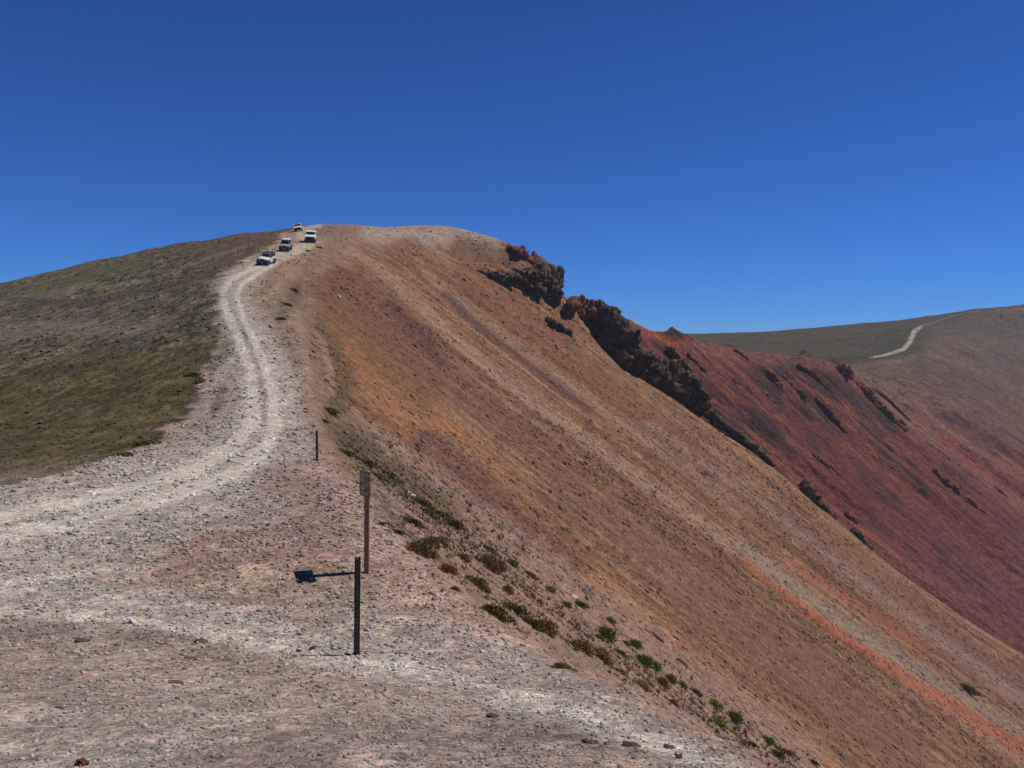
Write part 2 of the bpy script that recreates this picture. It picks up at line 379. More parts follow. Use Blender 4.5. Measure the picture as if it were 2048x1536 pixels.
    f = stroke(f, px, py, [(890, 590), (960, 655), (1060, 730), (1180, 820)], [6, 8, 8, 6], C(92, 64, 64), 0.7, 1, 0.8, nz)
    f = stroke(f, px, py, [(930, 560), (1060, 650), (1200, 770), (1400, 905)], [20, 26, 24, 20], C(140, 88, 66), 0.6, 1, 0.6, nz)
    f = stroke(f, px, py, [(1130, 980), (1300, 1110), (1500, 1260), (1700, 1420), (1800, 1500)], [30, 44, 50, 54, 54], C(128, 92, 76), 0.65, 1, 0.7, nz)
    f = stroke(f, px, py, [(1480, 1118), (1560, 1180), (1660, 1255), (1780, 1335), (1900, 1410), (2048, 1500), (2200, 1590)], [4, 6, 9, 12, 16, 20, 22], C(172, 90, 60), 0.75, 1, 0.7, nz * 1.2)
    f = stroke(f, px, py, [(1480, 1085), (1600, 1180), (1740, 1275), (1880, 1365), (2048, 1465)], [8, 10, 13, 13, 13], C(150, 130, 114), 0.6, 1, 0.8, nz)
    f = stroke(f, px, py, [(1560, 1110), (1700, 1205), (1840, 1290)], [8, 10, 12], C(172, 98, 72), 0.5, 1, 0.7, nz)
    f = stroke(f, px, py, [(1560, 1030), (1760, 1180), (1920, 1290), (2048, 1375)], [20, 22, 22, 24], C(132, 92, 76), 0.6, 1, 0.7, nz)
    f = stroke(f, px, py, [(1300, 850), (1500, 990), (1800, 1220), (2048, 1400)], [8, 9, 10, 12], C(156, 130, 116), 0.5, 1, 0.8, nz)
    # summit cap
    f = stroke(f, px, py, [(640, 455), (760, 470), (880, 465), (960, 490), (1020, 510)], [26, 36, 32, 28, 22], C(124, 92, 70), 0.85, 1, 0.7, nz)
    f = stroke(f, px, py, [(1000, 478), (1060, 506), (1105, 545)], [6, 14, 16], C(132, 66, 52), 0.8, 1, 0.6, nz)
    c = c * (1 - face[:, None]) + f * face[:, None]
    c = stroke(c, px, py, [(585, 540), (600, 600), (618, 660), (634, 740), (640, 820), (668, 900), (730, 965), (800, 1030), (860, 1110)],
               [22, 30, 34, 36, 36, 30, 28, 28, 20], C(138, 110, 92), 0.9, 1, 0.5, nz)
    # rim with dry plants
    rim = [(668, 870), (740, 925), (820, 985), (880, 1060), (960, 1150), (1080, 1215), (1200, 1290), (1350, 1380), (1500, 1470), (1600, 1540)]
    c = stroke(c, px, py, [(690, 850), (760, 910), (840, 975), (900, 1045), (980, 1120), (1090, 1190), (1200, 1265), (1340, 1355), (1490, 1450), (1600, 1530)],
               [30, 44, 58, 74, 84, 84, 76, 66, 56, 44], C(154, 122, 104), 0.85, 1, 0.3, nz)
    c = stroke(c, px, py, [(930, 1215), (1080, 1290), (1200, 1352), (1400, 1452), (1580, 1545)], [20, 26, 28, 28, 28], C(154, 126, 110), 0.8, 1, 0.6, nz)
    c = stroke(c, px, py, [(640, 650), (672, 700), (690, 760), (668, 840), (720, 890)], [8, 14, 20, 24, 26], C(96, 82, 56), 0.65, 1, 0.9, nz)
    c = stroke(c, px, py, [(668, 862), (740, 915), (820, 965), (900, 1030)], [14, 28, 30, 22], C(92, 80, 54), 0.65, 1, 0.7, nz)
    c = stroke(c, px, py, [(560, 640), (585, 600), (595, 570)], [10, 14, 10], C(88, 76, 60), 0.6, 1, 0.8, nz)
    c = stroke(c, px, py, [(645, 680), (660, 740), (662, 790)], [6, 7, 6], C(150, 122, 104), 0.8, 1, 0.6, nz)
    # ---------- wheel tracks
    c = stroke(c, px, py, RD, [w * 0.95 for w in ROADW], C(174, 163, 152), 0.45, 1, 0.45, nz)
    c = stroke(c, px, py, RD[:10], [4, 4, 5, 7, 10, 11, 10, 11, 12, 10], C(176, 160, 140), 0.8, 1, 0.5, nz * .4)
    lt = [(545, 524), (500, 540), (462, 558), (446, 582), (449, 612), (468, 655), (490, 705), (503, 750), (508, 800), (505, 850), (470, 890), (400, 935), (300, 968), (150, 1005), (0, 1035), (-200, 1060)]
    rt = [(545, 530), (510, 550), (482, 570), (473, 596), (488, 640), (512, 690), (532, 740), (546, 790), (550, 850), (530, 905), (450, 955), (340, 992), (200, 1030), (0, 1075), (-200, 1110)]
    c = stroke(c, px, py, lt, [3, 4, 5, 7, 8, 9, 10, 11, 13, 15, 15, 15, 14, 14, 14, 14], C(194, 182, 168), 0.85, 1, 0.55, nz * .6)
    c = stroke(c, px, py, rt, [3, 4, 4, 5, 6, 8, 9, 11, 13, 15, 16, 15, 14, 14, 14], C(194, 182, 168), 0.85, 1, 0.55, nz * .6)
    c = stroke(c, px, py, [(458, 600), (476, 645), (500, 695), (519, 745), (528, 800), (527, 850)], [2.5, 3.5, 5, 6, 7, 5], C(140, 126, 114), 0.4, 1, 0.8, nz)
    c = stroke(c, px, py, [(-200, 1230), (0, 1228), (250, 1240), (450, 1268), (640, 1308), (760, 1332), (900, 1356), (1040, 1390), (1200, 1440), (1400, 1512)],
               [12, 12, 12, 12, 14, 13, 13, 12, 12, 12], C(188, 176, 164), 0.45, 1.3, 0.6, nz)
    c = stroke(c, px, py, [(-200, 1180), (0, 1168), (200, 1140), (330, 1130)], [14, 14, 10, 6], C(184, 172, 160), 0.6, 1.3, 0.6, nz)
    # rolled gravel along the road keeps fewer big stones
    stone = np.ones(len(px), np.float32)
    stone = stone * (1 - 0.75 * lm * gm) * (1 - 0.15 * lm)
    for tr in (lt, rt):
        d, _, _ = polydist(px, py, tr)
        stone = stone * (1 - 0.75 * (1 - sstep(6, 16, d)))
    green = (lm * (0.25 + 0.75 * gm)).astype(np.float32)
    d, _, _ = polydist(px, py, [(668, 862), (740, 915), (820, 975), (880, 1030)])
    green = np.maximum(green, 0.7 * (1 - sstep(14, 34, d)))
    d, _, _ = polydist(px, py, [(900, 1045), (980, 1120), (1090, 1190), (1200, 1265), (1340, 1355), (1490, 1450), (1600, 1530)])
    green = np.maximum(green, 0.42 * (1 - sstep(10, 62, d)) * sstep(-.15, .25, nz))
    d, _, _ = polydist(px, py, [(640, 650), (680, 720), (690, 770), (668, 840)])
    green = np.maximum(green, 0.7 * (1 - sstep(8, 26, d)))
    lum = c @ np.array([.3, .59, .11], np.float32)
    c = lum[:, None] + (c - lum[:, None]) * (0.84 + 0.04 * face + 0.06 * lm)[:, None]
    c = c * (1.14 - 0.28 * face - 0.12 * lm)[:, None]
    return np.clip(c, 0.01, 0.75), stone, green

def paintB(x, Y, z, sx):
    px, py = project(x, Y, z)
    px = px.astype(np.float32); py = py.astype(np.float32)
    s = Y + 0.12 * x + 5 * vnoise(x * 0.02, Y * 0.02, 65)
    st = fbm(s * 0.07, x * 0.015, 4, 130, .6); st2 = fbm(s * 0.3, x * 0.02, 5, 131, .7); pt = fbm(x * 0.1, Y * 0.1, 5, 132, .6)
    nz = pt.astype(np.float32)
    c = np.tile(C(116, 58, 52), (len(px), 1))
    c = mix(c, C(144, 82, 60), sstep(0.0, 0.35, st * .5 + st2 * .7) * 0.75)
    c = mix(c, C(80, 50, 52), sstep(0.0, 0.3, -st2 * .6 + pt * .5) * 0.8)
    c = mix(c, C(62, 44, 44), sstep(0.0, 0.3, pt) * sstep(1050, 800, py) * 0.8)
    c = mix(c, C(56, 42, 44), sstep(0.08, 0.3, fbm(s * 0.35, x * 0.12, 4, 133, .65)) * sstep(1100, 750, py) * 0.7)
    low = sstep(950, 1200, py) * sstep(1600, 1900, px)
    c = mix(c, C(116, 72, 76), low * 0.5)
    c = stroke(c, px, py, [(1375, 690), (1500, 712), (1620, 722), (1700, 750)], [10, 16, 12, 10], C(140, 96, 80), 0.5, 1, 0.7, nz)
    c = stroke(c, px, py, [(1250, 640), (1300, 665), (1360, 690)], [12, 12, 12], C(160, 82, 58), 0.7, 1, 0.6, nz)
    c = stroke(c, px, py, [(1720, 750), (1800, 810), (1900, 880), (2048, 985)], [14, 26, 34, 40], C(150, 108, 92), 0.6, 1, 0.6, nz)
    c = stroke(c, px, py, [(1880, 880), (1960, 930), (2048, 980)], [8, 14, 24], C(140, 56, 48), 0.6, 1, 0.7, nz)
    c = stroke(c, px, py, [(1700, 740), (1800, 775), (1930, 810), (2048, 880)], [12, 22, 20, 26], C(126, 98, 90), 0.7, 1, 0.7, nz)
    lum = c @ np.array([.3, .59, .11], np.float32)
    c = (lum[:, None] + (c - lum[:, None]) * 0.94) * 0.78
    return np.clip(c, 0.008, 0.6), np.ones(len(px), np.float32), np.zeros(len(px), np.float32)

def paintC(x, Y, z, sx):
    px, py = project(x, Y, z)
    px = px.astype(np.float32); py = py.astype(np.float32)
    n = fbm(x * 0.03, Y * 0.02, 5, 140, .6); n2 = fbm(x * 0.1, Y * 0.07, 4, 141, .6)
    s = Y + 0.3 * x
    st = fbm(s * 0.05, x * 0.01, 4, 142, .6)
    nz = n2.astype(np.float32)
    g = np.tile(C(78, 70, 46), (len(px), 1))
    g = mix(g, C(92, 80, 58), sstep(-0.1, 0.4, n) * 0.6)
    g = mix(g, C(66, 64, 50), sstep(0.0, 0.4, n2) * 0.6)
    r = np.tile(C(106, 84, 72), (len(px), 1))
    r = mix(r, C(124, 98, 84), sstep(0, 0.4, st) * 0.6)
    r = mix(r, C(88, 72, 72), sstep(0, 0.4, n) * 0.6)
    r = mix(r, C(122, 82, 68), sstep(700, 860, py) * 0.6)
    edge = np.interp(py, [600, 625, 655, 690, 715, 745, 800], [2060, 1960, 1860, 1850, 1830, 1700, 1500])
    rm = sstep(-24, 24, px - edge + nz * 20)
    c = g * (1 - rm[:, None]) + r * rm[:, None]
    c = stroke(c, px, py, [(1840, 665), (1900, 650), (1960, 655), (2048, 670)], [10, 16, 14, 10], C(84, 76, 80), 0.6, 1, 0.7, nz)
    c = stroke(c, px, py, [(1740, 716), (1770, 710), (1806, 699), (1820, 684), (1828, 664), (1842, 653)], [1.6, 2.2, 3.4, 4.6, 5.2, 2.6], C(196, 180, 172), 0.9, 1, 0.6, nz * .5)
    c = stroke(c, px, py, [(1842, 653), (1870, 645), (1898, 633), (1930, 626), (1960, 622)], [2, 1.6, 1.4, 1.2, 1], C(146, 122, 110), 0.6, 1, 0.6, nz * .3)
    c = stroke(c, px, py, [(1690, 735), (1750, 728), (1830, 715)], [6, 6, 5], C(138, 108, 96), 0.6, 1, 0.6, nz)
    return np.clip(c * 0.84, 0.008, 0.6), np.ones(len(px), np.float32), np.zeros(len(px), np.float32)

# ------------------------------------------------------------------ mesh helpers
def mesh_np(name, verts, faces, k):
    me = bpy.data.meshes.new(name)
    verts = np.ascontiguousarray(verts, np.float32); faces = np.ascontiguousarray(faces, np.int32)
    me.vertices.add(len(verts)); me.vertices.foreach_set('co', verts.ravel())
    nf = len(faces)
    me.loops.add(nf * k); me.loops.foreach_set('vertex_index', faces.ravel())
    me.polygons.add(nf)
    me.polygons.foreach_set('loop_start', np.arange(0, nf * k, k, dtype=np.int32))
    me.polygons.foreach_set('loop_total', np.full(nf, k, np.int32))
    me.update(calc_edges=True)
    return me
def set_col(me, rgb, a=None):
    at = me.color_attributes.new('Col', 'FLOAT_COLOR', 'POINT')
    d = np.ones((len(rgb), 4), np.float32); d[:, :3] = rgb
    if a is not None: d[:, 3] = a
    at.data.foreach_set('color', d.ravel())
def link(name, me, mat=None, parent=None):
    o = bpy.data.objects.new(name, me); COL.objects.link(o)
    if mat: me.materials.append(mat)
    if parent: o.parent = parent
    return o
def tag(o, label=None, cat=None, group=None, kind=None):
    if label: o['label'] = label
    if cat: o['category'] = cat
    if group: o['group'] = group
    if kind: o['kind'] = kind
    return o

# ------------------------------------------------------------------ materials
def new_mat(name):
    m = bpy.data.materials.new(name); m.use_nodes = True
    nt = m.node_tree; b = nt.nodes['Principled BSDF']
    return m, nt, b
def N(nt, t, **kw):
    n = nt.nodes.new(t)
    for k, v in kw.items():
        if k in n.inputs: n.inputs[k].default_value = v
        else: setattr(n, k, v)
    return n
def ramp1(nt, src, lo, hi):
    n = N(nt, 'ShaderNodeMapRange'); n.inputs['To Min'].default_value = lo; n.inputs['To Max'].default_value = hi
    nt.links.new(src, n.inputs['Value']); return n.outputs[0]
def mathn(nt, op, a, b):
    n = N(nt, 'ShaderNodeMath', operation=op)
    for i, v in enumerate((a, b)):
        if isinstance(v, (int, float)): n.inputs[i].default_value = v
        else: nt.links.new(v, n.inputs[i])
    return n.outputs[0]
def ground_mat(name, scales, amps, bump, bscales, hue=0.25):
    m, nt, b = new_mat(name)
    b.inputs['Roughness'].default_value = 0.95
    b.inputs['Specular IOR Level'].default_value = 0.15
    at = N(nt, 'ShaderNodeAttribute', attribute_name='Col')
    tc = N(nt, 'ShaderNodeTexCoord')
    fac = None; tint = None
    for s, a in zip(scales, amps):
        v = N(nt, 'ShaderNodeTexVoronoi', Scale=s); v.inputs['Randomness'].default_value = 1
        nt.links.new(tc.outputs['Object'], v.inputs['Vector'])
        sep = N(nt, 'ShaderNodeSeparateColor'); nt.links.new(v.outputs['Color'], sep.inputs[0])
        # skewed so that a few stones are bright and a few dark
        k = ramp1(nt, sep.outputs[0], 1 - a, 1 + a)
        fac = k if fac is None else mathn(nt, 'MULTIPLY', fac, k)
        if tint is None: tint = v.outputs['Color']
    n = N(nt, 'ShaderNodeTexNoise', Scale=0.9, Detail=6); nt.links.new(tc.outputs['Object'], n.inputs['Vector'])
    k = ramp1(nt, n.outputs[0], 0.55, 1.45); fac = mathn(nt, 'MULTIPLY', fac, k)
    # stone strength comes from alpha
    one = mathn(nt, 'SUBTRACT', fac, 1.0)
    one = mathn(nt, 'MULTIPLY', one, at.outputs['Alpha'])
    fac = mathn(nt, 'ADD', one, 1.0)
    sc = N(nt, 'ShaderNodeVectorMath', operation='SCALE')
    nt.links.new(at.outputs['Color'], sc.inputs[0]); nt.links.new(fac, sc.inputs['Scale'])
    tn = N(nt, 'ShaderNodeVectorMath', operation='MULTIPLY_ADD'); tn.inputs[1].default_value = (hue, hue, hue); tn.inputs[2].default_value = (1 - hue / 2,) * 3
    nt.links.new(tint, tn.inputs[0])
    mx = N(nt, 'ShaderNodeVectorMath', operation='MULTIPLY')
    nt.links.new(sc.outputs[0], mx.inputs[0]); nt.links.new(tn.outputs[0], mx.inputs[1])
    nt.links.new(mx.outputs[0], b.inputs['Base Color'])
    hgt = None
    for s, a in bscales:
        v = N(nt, 'ShaderNodeTexVoronoi', Scale=s); nt.links.new(tc.outputs['Object'], v.inputs['Vector'])
        k = mathn(nt, 'MULTIPLY', v.outputs['Distance'], -a / s)
        hgt = k if hgt is None else mathn(nt, 'ADD', hgt, k)
    nn = N(nt, 'ShaderNodeTexNoise', Scale=bscales[-1][0] * 0.7, Detail=8); nt.links.new(tc.outputs['Object'], nn.inputs['Vector'])
    hgt = mathn(nt, 'ADD', hgt, mathn(nt, 'MULTIPLY', nn.outputs[0], 0.8 / bscales[-1][0]))
    bp = N(nt, 'ShaderNodeBump', Strength=bump, Distance=1.0)
    nt.links.new(hgt, bp.inputs['Height']); nt.links.new(bp.outputs[0], b.inputs['Normal'])
    return m
def attr_mat(name, rough=0.9, bump=0.0, bs=30):
    m, nt, b = new_mat(name)
    b.inputs['Roughness'].default_value = rough
    b.inputs['Specular IOR Level'].default_value = 0.15
    at = N(nt, 'ShaderNodeAttribute', attribute_name='Col')
    tc = N(nt, 'ShaderNodeTexCoord')
    n = N(nt, 'ShaderNodeTexNoise', Scale=bs, Detail=6); nt.links.new(tc.outputs['Object'], n.inputs['Vector'])
    k = ramp1(nt, n.outputs[0], 0.5, 1.5)
    sc = N(nt, 'ShaderNodeVectorMath', operation='SCALE')
    nt.links.new(at.outputs['Color'], sc.inputs[0]); nt.links.new(k, sc.inputs['Scale'])
    nt.links.new(sc.outputs[0], b.inputs['Base Color'])
    if bump:
        bp = N(nt, 'ShaderNodeBump', Strength=bump, Distance=0.5 / bs); nt.links.new(n.outputs[0], bp.inputs['Height'])
        nt.links.new(bp.outputs[0], b.inputs['Normal'])
    return m
def solid(name, rgb, rough=0.6, metal=0.0, var=0.25, bs=8, spec=0.4, dust=0.0):
    m, nt, b = new_mat(name)
    b.inputs['Roughness'].default_value = rough; b.inputs['Metallic'].default_value = metal
    b.inputs['Specular IOR Level'].default_value = spec
    tc = N(nt, 'ShaderNodeTexCoord')
    n = N(nt, 'ShaderNodeTexNoise', Scale=bs, Detail=6); nt.links.new(tc.outputs['Object'], n.inputs['Vector'])
    k = ramp1(nt, n.outputs[0], 1 - var, 1 + var)
    sc = N(nt, 'ShaderNodeVectorMath', operation='SCALE'); sc.inputs[0].default_value = rgb
    nt.links.new(k, sc.inputs['Scale'])
    if dust:
        mx = N(nt, 'ShaderNodeMix', data_type='RGBA'); mx.inputs[7].default_value = (0.36, 0.30, 0.24, 1)
        nt.links.new(sc.outputs[0], mx.inputs[6])
        nt.links.new(mathn(nt, 'MULTIPLY', n.outputs[0], dust * 2), mx.inputs[0])
        nt.links.new(mx.outputs[2], b.inputs['Base Color'])
    else:
        nt.links.new(sc.outputs[0], b.inputs['Base Color'])
    return m
M_ground = ground_mat('scree_soil', (38, 13, 4.2, 1.3), (0.30, 0.28, 0.22, 0.16), 0.5, ((30, 0.8), (9, 0.6), (2.5, 0.5)), 0.22)
M_red = ground_mat('red_scree', (6, 2.0, 0.7, 0.25), (0.32, 0.30, 0.24, 0.15), 0.55, ((3, 0.7), (0.9, 0.5), (0.3, 0.35)), 0.12)
M_far = ground_mat('far_slope_soil', (2.0, 0.6, 0.2), (0.3, 0.3, 0.25), 0.7, ((1, .8), (0.3, 0.8)), 0.08)
M_stone = attr_mat('loose_stone', 0.9, 0.4, 40)
M_crag = attr_mat('outcrop_rock', 0.9, 0.7, 1.1)
M_leaf = attr_mat('plant_fibre', 0.85, 0.0, 25)

# ------------------------------------------------------------------ terrain meshes
def build_surf(S, name, Ds, cols, mat, paint, label, near=False):
    D = Ds[:, None]
    if near: px = CX + (cols[None] - CX) * (np.maximum(D, 3) + 4) / np.maximum(D, 3)
    else: px = cols[None] + 0 * D
    Yc = np.maximum(D, S.D0) + 0 * px
    z0 = z_of(S.py(px, Yc), Yc)
    x = x_of(px, Yc, z0)
    Y = D + 0 * px
    xf = x.ravel(); Yf = Y.ravel()
    zb = (z0 + np.where(Y < S.D0, (S.D0 - Y) * 0.137, 0)).ravel()
    sx = (np.gradient(z0, axis=1) / np.gradient(x, axis=1)).ravel()
    z = zb + S.disp(xf, Yf, zb, sx)
    nr, nc = x.shape
    idx = np.arange(nr * nc).reshape(nr, nc)
    faces = np.stack([idx[:-1, :-1], idx[:-1, 1:], idx[1:, 1:], idx[1:, :-1]], -1).reshape(-1, 4)
    me = mesh_np(name, np.stack([xf, Yf, z], 1), faces, 4)
    me.polygons.foreach_set('use_smooth', np.ones(len(faces), bool))
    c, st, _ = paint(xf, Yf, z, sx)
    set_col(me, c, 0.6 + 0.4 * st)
    o = link(name, me, mat)
    return tag(o, label, None, None, 'structure')

colsA = np.concatenate([np.arange(-1400, -60, 26.0), np.arange(-60, 2110, 2.7), np.arange(2110, 3300, 26.0)])
DsA = np.concatenate([np.linspace(-5, 2.9, 12), np.geomspace(3, 10, 240)[:-1], np.geomspace(10, 50, 360)[:-1], np.geomspace(50, 223, 620)[:-1],
                      np.geomspace(223, 262, 40)[:-1], np.geomspace(262, 800, 24)])
build_surf(A, 'ground', DsA, colsA, M_ground, paintA, 'stony mountain ridge with pale gravel track, grassy left flank and steep orange scree', True)
colsB = np.concatenate([np.arange(900, 1100, 20.0), np.arange(1100, 2110, 3.0), np.arange(2110, 2500, 20.0)])
DsB = np.concatenate([np.geomspace(238, 445, 420)[:-1], np.geomspace(445, 560, 25)])
build_surf(B, 'red_hill', DsB, colsB, M_red, paintB, 'dark red craggy mountain face behind the orange scree')
colsC = np.concatenate([np.arange(900, 1280, 20.0), np.arange(1280, 2110, 3.0), np.arange(2110, 2600, 20.0)])
DsC = np.concatenate([np.geomspace(430, 905, 260)[:-1], np.geomspace(905, 1300, 25)])
build_surf(CS, 'far_ridge', DsC, colsC, M_far, paintC, 'distant olive ridge with purple grey slope and pale track')
# valley floor far below, reaching the horizon
n = 60
g = np.sign(np.linspace(-1, 1, n)) * np.abs(np.linspace(-1, 1, n)) ** 2.2 * 9000
X, Yv = np.meshgrid(g, g + 500)
Z = -330 + fbm(X * 0.0006, Yv * 0.0006, 4, 150) * 60
idx = np.arange(n * n).reshape(n, n)
me = mesh_np('valley', np.stack([X.ravel(), Yv.ravel(), Z.ravel()], 1), np.stack([idx[:-1, :-1], idx[:-1, 1:], idx[1:, 1:], idx[1:, :-1]], -1).reshape(-1, 4), 4)
set_col(me, np.tile(C(96, 84, 70), (n * n, 1)))
tag(link('valley', me, M_far), 'wide valley floor far below the ridge', None, None, 'structure')
print('terrain', round(time.time() - T0, 1))

# ------------------------------------------------------------------ loose stones
runm = A.runmin
def unproject_many(px, py):
    i = np.clip(np.round((px - PXG[0]) / 4.0).astype(int), 0, len(PXG) - 1)
    lo = np.zeros(len(px), int); hi = np.full(len(px), len(A.Dq) - 1)
    for _ in range(11):
        mid = (lo + hi) // 2
        up = runm[mid, i] > py
        lo = np.where(up, mid, lo); hi = np.where(up, hi, mid)
    ok = runm[hi, i] <= py
    a = np.clip((runm[lo, i] - py) / np.maximum(runm[lo, i] - runm[hi, i], 1e-6), 0, 1)
    Y = A.Dq[lo] * (1 - a) + A.Dq[hi] * a
    return (px - CX) / F * Y * CP, Y, ok
def scatter(n, ylo, yhi, seed):
    r = np.random.default_rng(seed)
    px = r.uniform(-160, 2200, n); py = r.uniform(ylo, yhi, n)
    x, Y, ok = unproject_many(px, py)
    ok &= Y < 220
    return x[ok], Y[ok], r
def rocks_mesh(name, x, Y, z, sz, rgb, r, nrm, lift=0.25):
    n = len(x)
    base = np.array([[-1, -1, -1], [1, -1, -1], [1, 1, -1], [-1, 1, -1], [-1, -1, 1], [1, -1, 1], [1, 1, 1], [-1, 1, 1]], float) * 0.5
    v = base[None] * (1 + 0)
    v = np.repeat(v, n, 0)
    v[:, 4:, :2] *= r.uniform(0.35, 0.95, (n, 1, 2))
    v = v + r.uniform(-0.17, 0.17, v.shape)
    v *= np.stack([r.uniform(0.7, 1.5, n), r.uniform(0.5, 1.1, n), r.uniform(0.25, 0.7, n)], 1)[:, None]
    a = r.uniform(0, 2 * np.pi, n); ca, sa = np.cos(a), np.sin(a)
    vx = v[..., 0] * ca[:, None] - v[..., 1] * sa[:, None]; vy = v[..., 0] * sa[:, None] + v[..., 1] * ca[:, None]
    vz = v[..., 2] + (v[..., 0] * r.uniform(-.35, .35, (n, 1))) + lift * 0.6
    # lie on the slope
    vz = vz + vx * nrm[:, None]
    V = np.stack([vx, vy, vz], -1) * sz[:, None, None] + np.stack([x, Y, z], -1)[:, None]
    f = np.array([[0, 3, 2, 1], [4, 5, 6, 7], [0, 1, 5, 4], [1, 2, 6, 5], [2, 3, 7, 6], [3, 0, 4, 7]])
    Fc = (np.arange(n)[:, None, None] * 8 + f[None]).reshape(-1, 4)
    me = mesh_np(name, V.reshape(-1, 3), Fc, 4)
    set_col(me, np.repeat(rgb, 8, 0))
    return me
def gravel(name, n, ylo, yhi, seed, smin, smax, label, ppow=2.2):
    x, Y, r = scatter(n, ylo, yhi, seed)
    z, sx = A.full(x, Y)
    c, st, gr = paintA(x, Y, z, sx)
    clump = fbm(x * 12 / np.sqrt(Y + 1), Y * 12 / np.sqrt(Y + 1), 3, 200)
    keep = r.uniform(0, 1, len(x)) < np.clip(st * (0.55 + 0.9 * clump), 0.03, 1)
    x, Y, z, sx, c, gr = [q[keep] for q in (x, Y, z, sx, c, gr)]
    m = len(x)
    u = r.uniform(0, 1, m) ** ppow
    sz = (smin + (smax - smin) * u) * Y / F
    sz = np.minimum(sz, 0.07 + 0.25 * r.uniform(0, 1, m) ** 2 + 0.0010 * Y)
    t = r.uniform(0, 1, m)
    f = np.where(t < 0.28, r.uniform(0.55, 0.85, m), np.where(t < 0.75, r.uniform(0.85, 1.3, m), r.uniform(1.2, 1.7, m)))
    grey = c.mean(1, keepdims=True)
    q = r.uniform(0.0, 0.75, (m, 1))
    rgb = (c * (1 - q) + grey * q) * f[:, None] * (1 + r.uniform(-0.10, 0.10, (m, 3)))
    o = link(name, rocks_mesh(name, x, Y, z, sz, np.clip(rgb, 0.01, 0.7), r, sx), M_stone)
    return tag(o, label, None, None, 'stuff')
gravel('gravel', 130000, 850, 1570, 1, 1.6, 9.5, 'loose grey, white and brown stones strewn over the plateau and lower scree', 4.0)
gravel('scree_stones', 90000, 450, 1100, 2, 1.6, 11, 'small broken stones scattered over the upper slopes and beside the track', 5.0)
print('stones', round(time.time() - T0, 1))

# ------------------------------------------------------------------ grass
def grass_stuff():
    x, Y, r = scatter(80000, 470, 1536, 5)
    z, sx = A.full(x, Y); c, st, gr = paintA(x, Y, z, sx)
    k = r.uniform(0, 1, len(x)) < gr * np.clip(0.6 + 1.2 * fbm(x * 0.8, Y * 0.8, 3, 300), 0, 1)
    x, Y, z, c = x[k], Y[k], z[k], c[k]
    m = len(x); nb = 4
    sz = np.clip(r.uniform(2.0, 5.5, m) * Y / F, 0.05, 0.30)
    a = r.uniform(0, 2 * np.pi, (m, nb)); t = r.uniform(0.3, 1.3, (m, nb)); w = 0.22
    P = np.stack([x, Y, z], -1)[:, None]
    d = np.stack([np.cos(a) * t, np.sin(a) * t, r.uniform(0.35, 0.8, (m, nb))], -1)
    s = np.stack([-np.sin(a), np.cos(a), 0 * a], -1) * w
    S = sz[:, None, None]
    V = np.stack([P - s * S - [[[0, 0, .02]]], P + s * S - [[[0, 0, .02]]], P + d * S], 2)
    me = mesh_np('grass', V.reshape(-1, 3), np.arange(m * nb * 3).reshape(-1, 3), 3)
    col = (c * 0.45 + C(96, 82, 52) * 0.55) * r.uniform(0.6, 1.3, (m, 1))
    set_col(me, np.repeat(np.clip(col, 0.005, .5), nb * 3, 0))
    tag(link('grass', me, M_leaf), 'short olive alpine grass covering the hillside left of the track', None, None, 'stuff')
grass_stuff()
def rim_grass():
    r = np.random.default_rng(77)
    line = [(690, 862), (760, 925), (830, 990), (900, 1060), (975, 1135), (1080, 1215), (1190, 1295), (1330, 1375), (1470, 1455), (1600, 1535)]
    n = 8500; t = r.uniform(0, len(line) - 1.001, n); i = t.astype(int); a = t - i; L = np.array(line, float)
    P = L[i] * (1 - a[:, None]) + L[i + 1] * a[:, None]
    off = r.normal(0, 1, n) * np.interp(t, range(10), [18, 28, 34, 44, 48, 34, 26, 22, 20, 16])
    keep = r.uniform(0, 1, n) < np.interp(t, [0, 1, 2, 3, 9], [.15, .3, .45, .8, 1]); P = P[keep]; off = off[keep]
    px = P[:, 0] + off * 0.72; py = P[:, 1] - off * 0.6
    x, Y, ok = unproject_many(px, py); x, Y = x[ok], Y[ok]
    z, sx = A.full(x, Y)
    k = fbm(x * 1.4, Y * 1.4, 3, 310) + 0.35 * r.uniform(-1, 1, len(x)) > 0.02
    x, Y, z = x[k], Y[k], z[k]; m = len(x); nb = 9
    sz = r.uniform(4, 12, m) * Y / F
    a = r.uniform(0, 2 * np.pi, (m, nb)); t = r.uniform(0.2, 1.1, (m, nb))
    Q = np.stack([x, Y, z], -1)[:, None]
    d = np.stack([np.cos(a) * t, np.sin(a) * t, r.uniform(0.3, 0.9, (m, nb))], -1)
    s_ = np.stack([-np.sin(a), np.cos(a), 0 * a], -1) * 0.10; S = sz[:, None, None]
    V = np.stack([Q - s_ * S - [[[0, 0, .01]]], Q + s_ * S - [[[0, 0, .01]]], Q + d * S], 2)
    me = mesh_np('dry_grass', V.reshape(-1, 3), np.arange(m * nb * 3).reshape(-1, 3), 3)
    pal = np.array([C(104, 88, 58), C(88, 78, 46), C(124, 104, 72), C(96, 72, 50)])
    col = pal[r.integers(0, 4, m)] * r.uniform(0.5, 1.15, (m, 1))
    set_col(me, np.repeat(np.clip(col, 0.005, .5), nb * 3, 0))
    tag(link('dry_grass', me, M_leaf), 'sparse dry grass between the shrubs along the plateau rim', None, None, 'stuff')
rim_grass()

